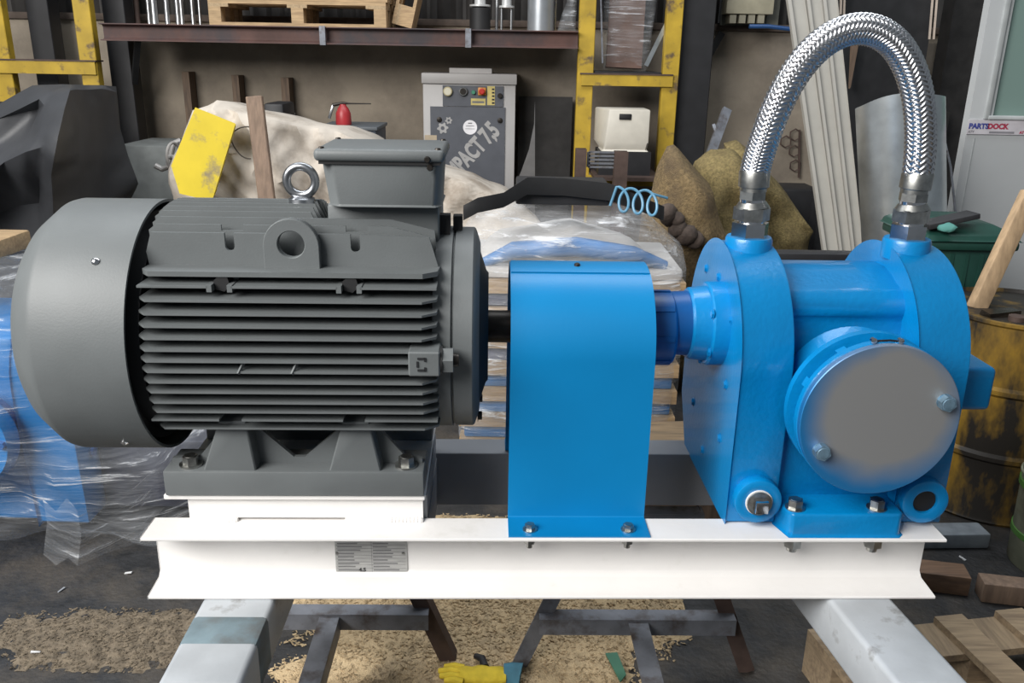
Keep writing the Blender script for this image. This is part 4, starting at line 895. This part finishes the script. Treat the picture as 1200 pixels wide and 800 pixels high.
# black strap over the stack
sp_ = [at(543, 249, 3.3), at(560, 240, 3.3), at(590, 234, 3.35), at(618, 219, 3.4), at(660, 220, 3.42), at(714, 226, 3.42), at(745, 236, 3.42), at(778, 250, 3.42)]
st = B(); rows = []
for i, p in enumerate(sp_): rows.append([p + Vector((0, 0, .028 + .01 * (2 < i < 6))), p + Vector((0, -.006, 0)), p + Vector((0, -.004, -.03)), p + Vector((0, .05, -.03)), p + Vector((0, .05, .02))])
st.loft(rows).top('black_strap', BLACK, 'broad black strap lying over the film wrapped stack', 'strap')
q = at(648, 222, 3.46); B().box(q.x - .15, q.x + .23, 3.44, 3.7, q.z - .06, q.z + .022).bevel(.01).top('black_beam', mat('black_beam_paint', (.022, .022, .024), .6), 'short black beam resting on top of the wrapped stack', 'beam')
# blue coiled air hose
pts = []
for k in range(90):
    u = k / 89; a = u * 2 * PI * 2.9; c = at(722 + 48 * u, 232 + 6 * u, 3.40)
    pts.append((c.x + .04 * math.sin(a) * .8, 3.38 + .02 * math.cos(a), c.z + .045 * math.cos(a)))
c = at(715, 241, 3.4); pts = [tuple(c)] + pts + [tuple(at(782, 232, 3.42))]
B().tube(pts, .0055, 8).top('coiled_air_hose', mat('blue_hose', (.12, .30, .45), .35, var=.15), 'coiled light blue air hose on the wrapped stack', 'air hose')
# sacks
FL = lambda Y, a, b_: [(at(a, 300, Y).x, .02), (at(b_, 300, Y).x, .02)]
B().blob(outl(4.4, (780, 182), (785, 172), (793, 171), (804, 184), (832, 214), (842, 255), (862, 300), (860, 340)) + FL(4.4, 860, 750) + outl(4.4, (752, 250), (768, 205)), 4.4, .22, .2, rings=12, n=2.8, amp=.055, ns=4.5, seed=1, res=84).top('burlap_sack', BURLAP, 'brown burlap sack with a pointed tied top, nearest the wrapped stack', 'sack', 'burlap sacks', smooth=70)
B().blob(outl(4.92, (812, 190), (830, 176), (858, 176), (875, 190), (890, 230), (905, 285)) + FL(4.92, 905, 820) + outl(4.92, (822, 260)), 4.92, .2, .2, rings=12, n=2.8, amp=.06, ns=5, seed=2, res=84).top('burlap_sack', BURLAPY, 'yellowish burlap sack in the middle, behind the left hose fitting', 'sack', 'burlap sacks', smooth=70)
B().blob(outl(5.4, (848, 168), (862, 164), (880, 178), (912, 215), (950, 266), (946, 276)) + FL(5.4, 946, 860) + outl(5.4, (860, 260)), 5.4, .18, .18, rings=12, n=2.8, amp=.05, ns=6, seed=3, res=84).top('burlap_sack', BURLAPY, 'yellow-green sack slumped to the right of the left hose fitting', 'sack', 'burlap sacks', smooth=70)
EARTH = mat('dark_clods', (.075, .055, .045), .95, var=.4, scale=20, bump=.5, bscale=60)
for i, (px, py, s_) in enumerate(((782, 252, .05), (795, 268, .045), (805, 275, .06), (815, 282, .05), (792, 256, .04))):
    c = at(px, py, 4.14); b = B(); bmesh.ops.create_icosphere(b.bm, subdivisions=2, radius=s_); b.jitter(.02, 14, i); bmesh.ops.translate(b.bm, verts=b.bm.verts, vec=c)
    b.top('scrap_lump', EARTH, ('topmost dark lump in front of the brown sack', 'second dark lump from the left in front of the brown sack', 'largest dark lump in front of the brown sack', 'rightmost dark lump in front of the brown sack', 'small dark lump in front of the brown sack, beside the topmost')[i], 'lump', smooth=50)
pt_, pb_ = at(852, 128, 6.0), at(833, 180, 5.8); pb_ = pt_ + (pb_ - pt_) * (pt_.z / (pt_.z - pb_.z)) + Vector((0, 0, .012))
B().bar(pt_, pb_, .06, .03, (0, -1, 0)).bar(at(836, 146, 5.92), at(840, 158, 5.88), .02, .02, (0, 1, 0)).top('angle_offcut', STEEL, 'grey angle iron sticking up behind the middle sack', 'angle iron')
# dark box behind sacks, scrap under the coupling
a = at(915, 222, 5.75); c = at(955, 290, 5.75); B().box(a.x, c.x, 5.75, 6.1, 0, a.z).bevel(.01).top('black_box', POST, 'low black box between the slumped sack and the leaning white profiles', 'box')
# ragged black boards gap
hx = thing('hexagon_template', 'rusty wire chain of hexagons hanging on the wall above the sacks', 'template', (at(928, 180, 6.95).x, 6.97, at(928, 210, 6.95).z))
for px, py in ((921, 166), (932, 158), (931, 177), (932, 194)):
    c = at(px, py, 6.96); R_ = .045; b = B().tube([(c.x + R_ * math.cos(a), 6.965, c.z + R_ * math.sin(a)) for a in [PI / 6 + PI / 3 * k for k in range(6)]], .006, 6, closed=True); b.obj('hexagon', RUSTY, hx)
B().bar(at(937, 152, 6.965), at(936, 208, 6.965), .014, .014, (0, 1, 0)).obj('wire', RUSTY, hx)
# upper right: electrical box and ledge
eb_ = thing('electric_box', 'cream electrical box with open cover above the wall ledge', 'electrical box', (at(882, 10, 6.8).x, 6.85, 1.96))
a, c = at(855, -30, 6.75), at(906, 17, 6.75); B().box(a.x, c.x, 6.75, 6.9, c.z, a.z).bevel(.006).obj('box_body', mat('cream_box', (.36, .33, .24), .6), eb_)
a, c = at(852, -30, 6.82), at(915, 30, 6.82); B().box(a.x, c.x, 6.90, 6.93, c.z, a.z).obj('back_plate', mat('box_back', (.12, .12, .10), .6), eb_)
for k in range(4): q = at(860 + 11 * k, 22, 6.75); B().box(q.x - .028, q.x + .02, 6.76, 6.9, q.z - .03, q.z + .028).obj('terminal', mat('terminal_cream', (.25, .23, .17), .6), eb_)
B().tube([at(878, 31, 6.74), at(900, 31, 6.74), at(925, 34, 6.74), at(960, 40, 6.74)], .016, 8).top('blue_cable', mat('blue_cable', (.02, .07, .2), .4), 'blue cable running along below the electrical box', 'cable')
B().bar(at(846, 38, 6.9), at(812, 98, 6.9), .05, .03, (0, -1, 0)).top('black_strip', BLACK, 'black strip slanting down the wall right of the black column', 'strip')
for px in (842, 828): p = at(px, 38, 6.9); B().cyl((p.x, 6.92, 1.955), (p.x + .02, 6.95, 2.7), .009, seg=8).top('thin_rod', PIPE if px == 842 else STEEL, 'bright thin rod standing on the ledge left of the electrical box' if px == 842 else 'dull thin rod on the ledge beside the black column', 'rod')

# ================================================================== BACKGROUND: right
# leaning aluminium profiles: one panel with grooves
ALU = mat('pale_profile', (.36, .345, .31), .55, var=.05)
for i, (ta, tb_, ba, bb_) in enumerate(((915, 937, 968, 986), (938, 957, 986.5, 1000), (957.5, 976, 1000.5, 1014))):
    A0, A1 = at(ta, -40, 4.9), at(tb_, -40, 4.9); C0, C1 = at(ba - (ta - 915) * 0, 330, 4.35), at(bb_ + 0, 330, 4.35)
    d0 = (C0 - A0); ext = 1 - .0
    def pt(u, s_, off): q = (A0 * (1 - s_) + C0 * s_) * (1 - u) + (A1 * (1 - s_) + C1 * s_) * u; return q + Vector((0, -off, 0))
    prof_ = [(0, 0), (0, .035), (.20, .035), (.24, .010), (.97, .010), (1, .020), (1, 0)]
    B().loft([[pt(u, s_, o) for u, o in prof_] for s_ in (-.25, 1.0)]).top('leaning_profile', ALU, ('leftmost of three pale grooved profiles leaning behind the hose', 'middle of three pale grooved profiles leaning behind the hose', 'rightmost of three pale grooved profiles, next to the curled sheet')[i], 'profile', 'pale leaning profiles')
# curled galvanised sheet: half cylinder standing
c = at(1047, 200, 4.15); b = B(); rows = []
zt_, zb_ = at(1045, 108, 4.15).z, .35
R_ = .215; arc = [math.radians(195 + 165 * k / 24) for k in range(25)]
outer_ = [(c.x + R_ * math.cos(a), 4.25 + R_ * math.sin(a)) for a in arc]; inner_ = [(c.x + (R_ - .004) * math.cos(a), 4.25 + (R_ - .004) * math.sin(a)) for a in reversed(arc)]
ring = outer_ + inner_
def ztopf(x): return zt_ - .09 * max(0, (c.x - x) / R_) ** 3 - .02 * max(0, (x - c.x) / R_) ** 2
b.loft([[Vector((x + .20, y - .05, zb_)) for x, y in ring], [Vector((x, y, ztopf(x))) for x, y in ring]])
b.top('curled_sheet', GALVS, 'curled galvanised sheet standing upright behind the hose arch', 'sheet metal', smooth=50)
B().box(c.x - .1, c.x + .45, 3.98, 4.5, 0, .349).top('wooden_crate', OLDW, 'crate under the curled galvanised sheet', 'crate')
# dark panels behind
B().box(at(978, 100, 5.6).x, at(1080, 100, 5.6).x, 5.6, 5.75, 0, 2.9).top('dark_sheet', mat('dark_panel', (.028, .028, .030), .5, var=.2), 'tall dark panel behind the hose arch', 'panel')
for i, px in enumerate((986, 990, 1090, 1095)):
    p = at(px - 1, 46 if px > 1000 else 17, 5.55); q = at(px + (6 if px > 1000 else 1), -40, 5.55)
    B().bar(p, q, .010, .010, (0, 1, 0)).top('light_strip', mat('pale_strip', (.6, .5, .42), .5), ('left of two pale strips on the dark panel above the leaning profiles', 'right of two pale strips on the dark panel above the leaning profiles', 'left of two pale strips high between dark panel and cabin', 'right of two pale strips high between dark panel and cabin')[i], 'strip')
p = at(1001, 50, 5.55); B().prism([(p.x - .02, p.z), (p.x + .025, p.z), (p.x + .012, p.z - .26), (p.x + .006, p.z - .27)], 'y', 5.54, 5.56).top('wooden_wedge', OLDW, 'thin wooden wedge hanging on the dark panel inside the hose arch', 'wedge')
B().box(at(1111, 50, 6.2).x, at(1180, 50, 6.2).x, 6.2, 6.36, 0, 3.3).top('dark_sheet', MATS['near_black_sheet'], 'tall dark sheet between masonry pier and white cabin', 'sheet')  # plain near-black sheet, full height
B().box(at(1077, 140, 6.0).x, at(1112, 140, 6.0).x, 6.0, 6.15, 0, at(1095, 131, 6.0).z).top('dark_sheet', MATS['near_black_sheet'], 'low dark sheet in front of the masonry pier', 'sheet')  # plain near-black sheet, lower than the pier
B().box(at(1080, 50, 6.4).x, at(1110, 50, 6.4).x, 6.4, 6.9, 0, at(1095, 51, 6.4).z).top('masonry_pier', WALLM, 'short brown masonry pier between dark panel and white cabin', 'pier')
B().tube([at(1096, 118, 4.6), at(1106, 160, 4.5), at(1114, 195, 4.4), at(1125, 300, 4.35), (2.35, 4.3, .004)], .006, 6).top('wire_end', STEEL, 'thin wire hanging left of the white cabin', 'wire')
# white cabin with window
cb = thing('site_cabin', 'white panelled cabin with a greenish window at the right edge', 'cabin', (2.6, 4.2, 0))
CW = mat('cabin_white', (.50, .515, .52), .5, var=.05, scale=3); CT = mat('cabin_trim', (.42, .44, .44), .5)
YC = 4.6; G = lambda px, py: at(px, py, YC)
xl = G(1139, 120).x
wl, wz = G(1152, 140).x, G(1160, 140).z
xr, zr = 4.0, 3.0
B().box(xl, xr, YC, YC + .06, .02, wz).obj('lower_panel', CW, cb)
B().box(xl, wl, YC, YC + .06, wz, zr).obj('side_panel', CW, cb)
wf = B().box(wl + .0, wl + .028, YC - .012, YC + .05, wz, zr).bevel(.006).box(wl + .034, wl + .05, YC + .004, YC + .05, wz, zr).obj('window_frame', CT, cb)
B().box(wl + .02, xr, YC - .018, YC + .05, wz, wz + .02).bevel(.004).obj('window_sill', CT, cb)
gm_ = bpy.data.materials.new('green_glass'); gm_.use_nodes = True; g_ = gm_.node_tree.nodes['Principled BSDF']; g_.inputs['Base Color'].default_value = (.20, .29, .26, 1); g_.inputs['Roughness'].default_value = .12
B().box(wl + .05, xr, YC + .03, YC + .036, wz + .02, zr).obj('pane', gm_, cb)
zs0, zs1 = wz - .075, wz - .002
stk = B().box(wl - .075, xr, YC - .008, YC - .001, zs0, zs1).obj('sticker_strip', mat('sticker_white', (.60, .57, .60), .4), cb)
BL = mat('sticker_blue', (.06, .07, .28), .5); RD = mat('sticker_red', (.42, .04, .08), .5); GYT = mat('sticker_grey', (.25, .24, .26), .5)
def stext(tx, x, z, size, m_, bold=.002): piece('lettering', text_mesh(tx, size, m_, .0004, bold), T(x, YC - .0086, z) @ FRONT, stk)
xx = wl - .02
for dx in (0, .42):
    stext('PARTS', xx + dx, zs0 + .040, .036, BL); stext('DOCK', xx + .1 + dx, zs0 + .040, .036, RD)
    stext('ATV', xx - .035 + dx, zs0 + .013, .016, GYT, .0006)
stext('ATV', xx + .235, zs0 + .012, .018, RD, .001)
B().box(xx + .06, xx + .19, YC - .009, YC - .008, zs0 + .006, zs0 + .016).obj('fine_print', GYT, stk)
B().box(xl + .045, xl + .049, YC - .003, YC, .05, zs0 - .02).obj('panel_joint', CT, cb)
# wheelie bin
bn = thing('waste_bin', 'dark green plastic waste bin behind the right pump plate', 'bin', (1.98, 3.650, 0))
GRN = mat('bin_green', (.012, .055, .042), .45, var=.15)
bx0, bx1 = at(1082, 300, 3.500).x, at(1186, 300, 3.500).x; zb1 = at(1130, 283, 3.500).z; zb2 = at(1130, 262, 3.600).z
rg = lambda x0_, x1_, y0_, y1_, z: [Vector((x0_, y0_, z)), Vector((x1_, y0_, z)), Vector((x1_, y1_, z)), Vector((x0_, y1_, z))]
B().loft([rg(bx0 + .06, bx1 - .06, 3.540, 3.840, .05), rg(bx0 + .01, bx1 - .01, 3.500, 3.900, zb1)]).bevel(.02).obj('bin_body', GRN, bn)
B().box(bx0 - .012, bx1 + .012, 3.475, 3.920, zb1 - .035, zb1 + .005).bevel(.012).obj('rim', GRN, bn)
B().loft([rg(bx0 - .015, bx1 + .01, 3.470, 3.930, zb1 + .006), rg(bx0 - .005, bx1, 3.480, 3.930, zb1 + .03), rg(bx0 + .06, bx1 - .06, 3.570, 3.900, zb1 + .06)]).bevel(.006).obj('lid', GRN, bn)
for k in range(5): x = bx0 + .06 + k * (bx1 - bx0 - .12) / 4; B().box(x - .008, x + .008, 3.500, 3.520, .3, zb1 - .05).obj('rib', GRN, bn)
for x in (bx0 + .03, bx1 - .03): B().cyl((x - .02, 3.860, .1), (x + .02, 3.860, .1), .1, seg=24).obj('wheel', BLACK, bn)
B().bar(at(1082, 264, 3.52), at(1141, 251, 3.55), .09, .022).bevel(.003).top('dark_plank', mat('dark_plank', (.03, .03, .033), .6, var=.3), 'dark plank lying across the green bin lid', 'plank')
q = at(1112, 262, 3.46); b = B(); bmesh.ops.create_icosphere(b.bm, subdivisions=2, radius=.035); b.jitter(.02, 25, 3)
for v in b.bm.verts: v.co.z *= .6
bmesh.ops.translate(b.bm, verts=b.bm.verts, vec=(q.x, 3.47, zb1 + .062)); b.top('teal_rag', mat('teal_rag', (.08, .25, .22), .8), 'small teal rag on the green bin lid', 'rag', smooth=60)
B().bar(at(1208, 225, 3.28), at(1143, 362, 3.22), .065, .05, (0, -1, 0)).bevel(.008, 2).jitter(.006, 9, 2).top('wooden_stick', STICK, 'rough pale timber stick standing slanted on the tarry drum', 'stick')
# dark rail behind the pump
a, c = at(900, 299, 2.95), at(1010, 301, 2.95)
rl = thing('black_rail', 'black steel rail passing behind the pump', 'rail', ((a.x + c.x) / 2, 2.96, 0))
B().box(a.x - .05, c.x + .10, 2.93, 3.0, a.z - .04, a.z + .012).bevel(.004).obj('rail_bar', POST, rl)
for x in (a.x + .0, c.x + .05): B().box(x - .03, x + .03, 2.94, 3.0, 0, a.z - .04).obj('post', POST, rl)
# bits seen through the gap left of the pump
a = at(765, 468, 2.9); B().bar((a.x - .12, 2.95, .30), (a.x + .25, 3.0, .30), .3, .03).bevel(.004).top('rubble_board', wood('rubble_wood', (.24, .17, .10), (.10, .08, .06)), 'mossy board seen in the gap between guard and pump', 'board')
B().box(a.x - .15, a.x + .3, 2.85, 3.2, 0, .284).top('timber_stack', OLDW, 'low timber stack under the mossy board behind the pump', 'timber')
# ------------------------------------------------------------------ left: film wrapped blue pump
wp = thing('wrapped_pump', 'blue pump wrapped in clear stretch film on a pallet at the left edge', 'wrapped pump', (-1.85, 3.0, 0), 'film wrapped stacks')
for k in range(2): B().box(-2.45, -1.30, 2.75 + k * .35, 2.85 + k * .35, 0, .05).obj('bearer', BLACK, wp)
plate = [(2.72, .05), (3.30, .05), (3.30, .55)] + [(3.0 + .3 * math.cos(PI * k / 16), .58 + .28 * math.sin(PI * k / 16)) for k in range(17)] + [(2.70, .5)]
WB = mat('wrapped_pump_blue', (.0, .15, .42), .4, var=.15, scale=6)
B().prism(plate, 'x', -1.70, -1.52).bevel(.01).obj('end_plate', WB, wp)
B().box(-2.4, -1.70, 2.74, 3.25, .05, .75).bevel(.02).obj('pump_body', WB, wp)
B().lathe([(2.60, .17), (2.62, .18), (2.66, .18), (2.67, .14), (2.8, .14)], 'y', (-1.86, 0, .42), 40).obj('port_flange', WB, wp)
for k in range(8): a = 2 * PI * k / 8; B().cyl((-1.86 + .155 * math.cos(a), 2.585, .42 + .155 * math.sin(a)), (-1.86 + .155 * math.cos(a), 2.60, .42 + .155 * math.sin(a)), .014, seg=6).obj('bolt', BLUED, wp)
for y, z in ((2.8, .3), (2.76, .5), (2.9, .22)): B().cyl((-1.515, y, z), (-1.505, y, z), .016, seg=10).obj('bolt_hole', BLUED, wp)
B().box(-1.52, -1.12, 2.84, 3.3, .05, .33).bevel(.02).obj('dark_gearbox', mat('wrapped_gearbox', (.03, .033, .05), .45, var=.3), wp)
B().blob([(-2.5, .01), (-1.9, .01), (-1.45, .02), (-1.05, .01), (-1.06, .32), (-1.28, .44), (-1.42, .72), (-1.55, .90), (-1.75, .96), (-2.5, .96)], 2.98, .46, .42, rings=14, n=5, amp=.05, ns=5, seed=8, res=100, cen=(-1.75, .45)).obj('stretch_film', FILMC, wp, smooth=65)
# loose film skirt
sk = [at(60, 640, 2.5), at(75, 655, 2.45), at(88, 640, 2.45), at(100, 655, 2.42), at(130, 640, 2.5), at(165, 625, 2.6), at(190, 600, 2.75)]
b = B(); b.loft([[p + Vector((0, 0, h + (.012 * math.sin(i * 2.3) if h == 0 else 0))) - Vector((0, .05 if h == 0 else .0, 0)) for i, p in enumerate(sk)] for h in (.18, .09, 0)], cap=False, closed=False); b.obj('film_skirt', FILMC, wp, smooth=60)
cbx = at(5, 340, 3.1); B().box(cbx.x - .5, cbx.x + .05, 2.95, 3.25, 1.02, at(5, 316, 3.0).z + .03).bevel(.01).top('wood_offcut', PINE, 'pale wood offcut on top of the wrapped blue pump at the left edge', 'wood')
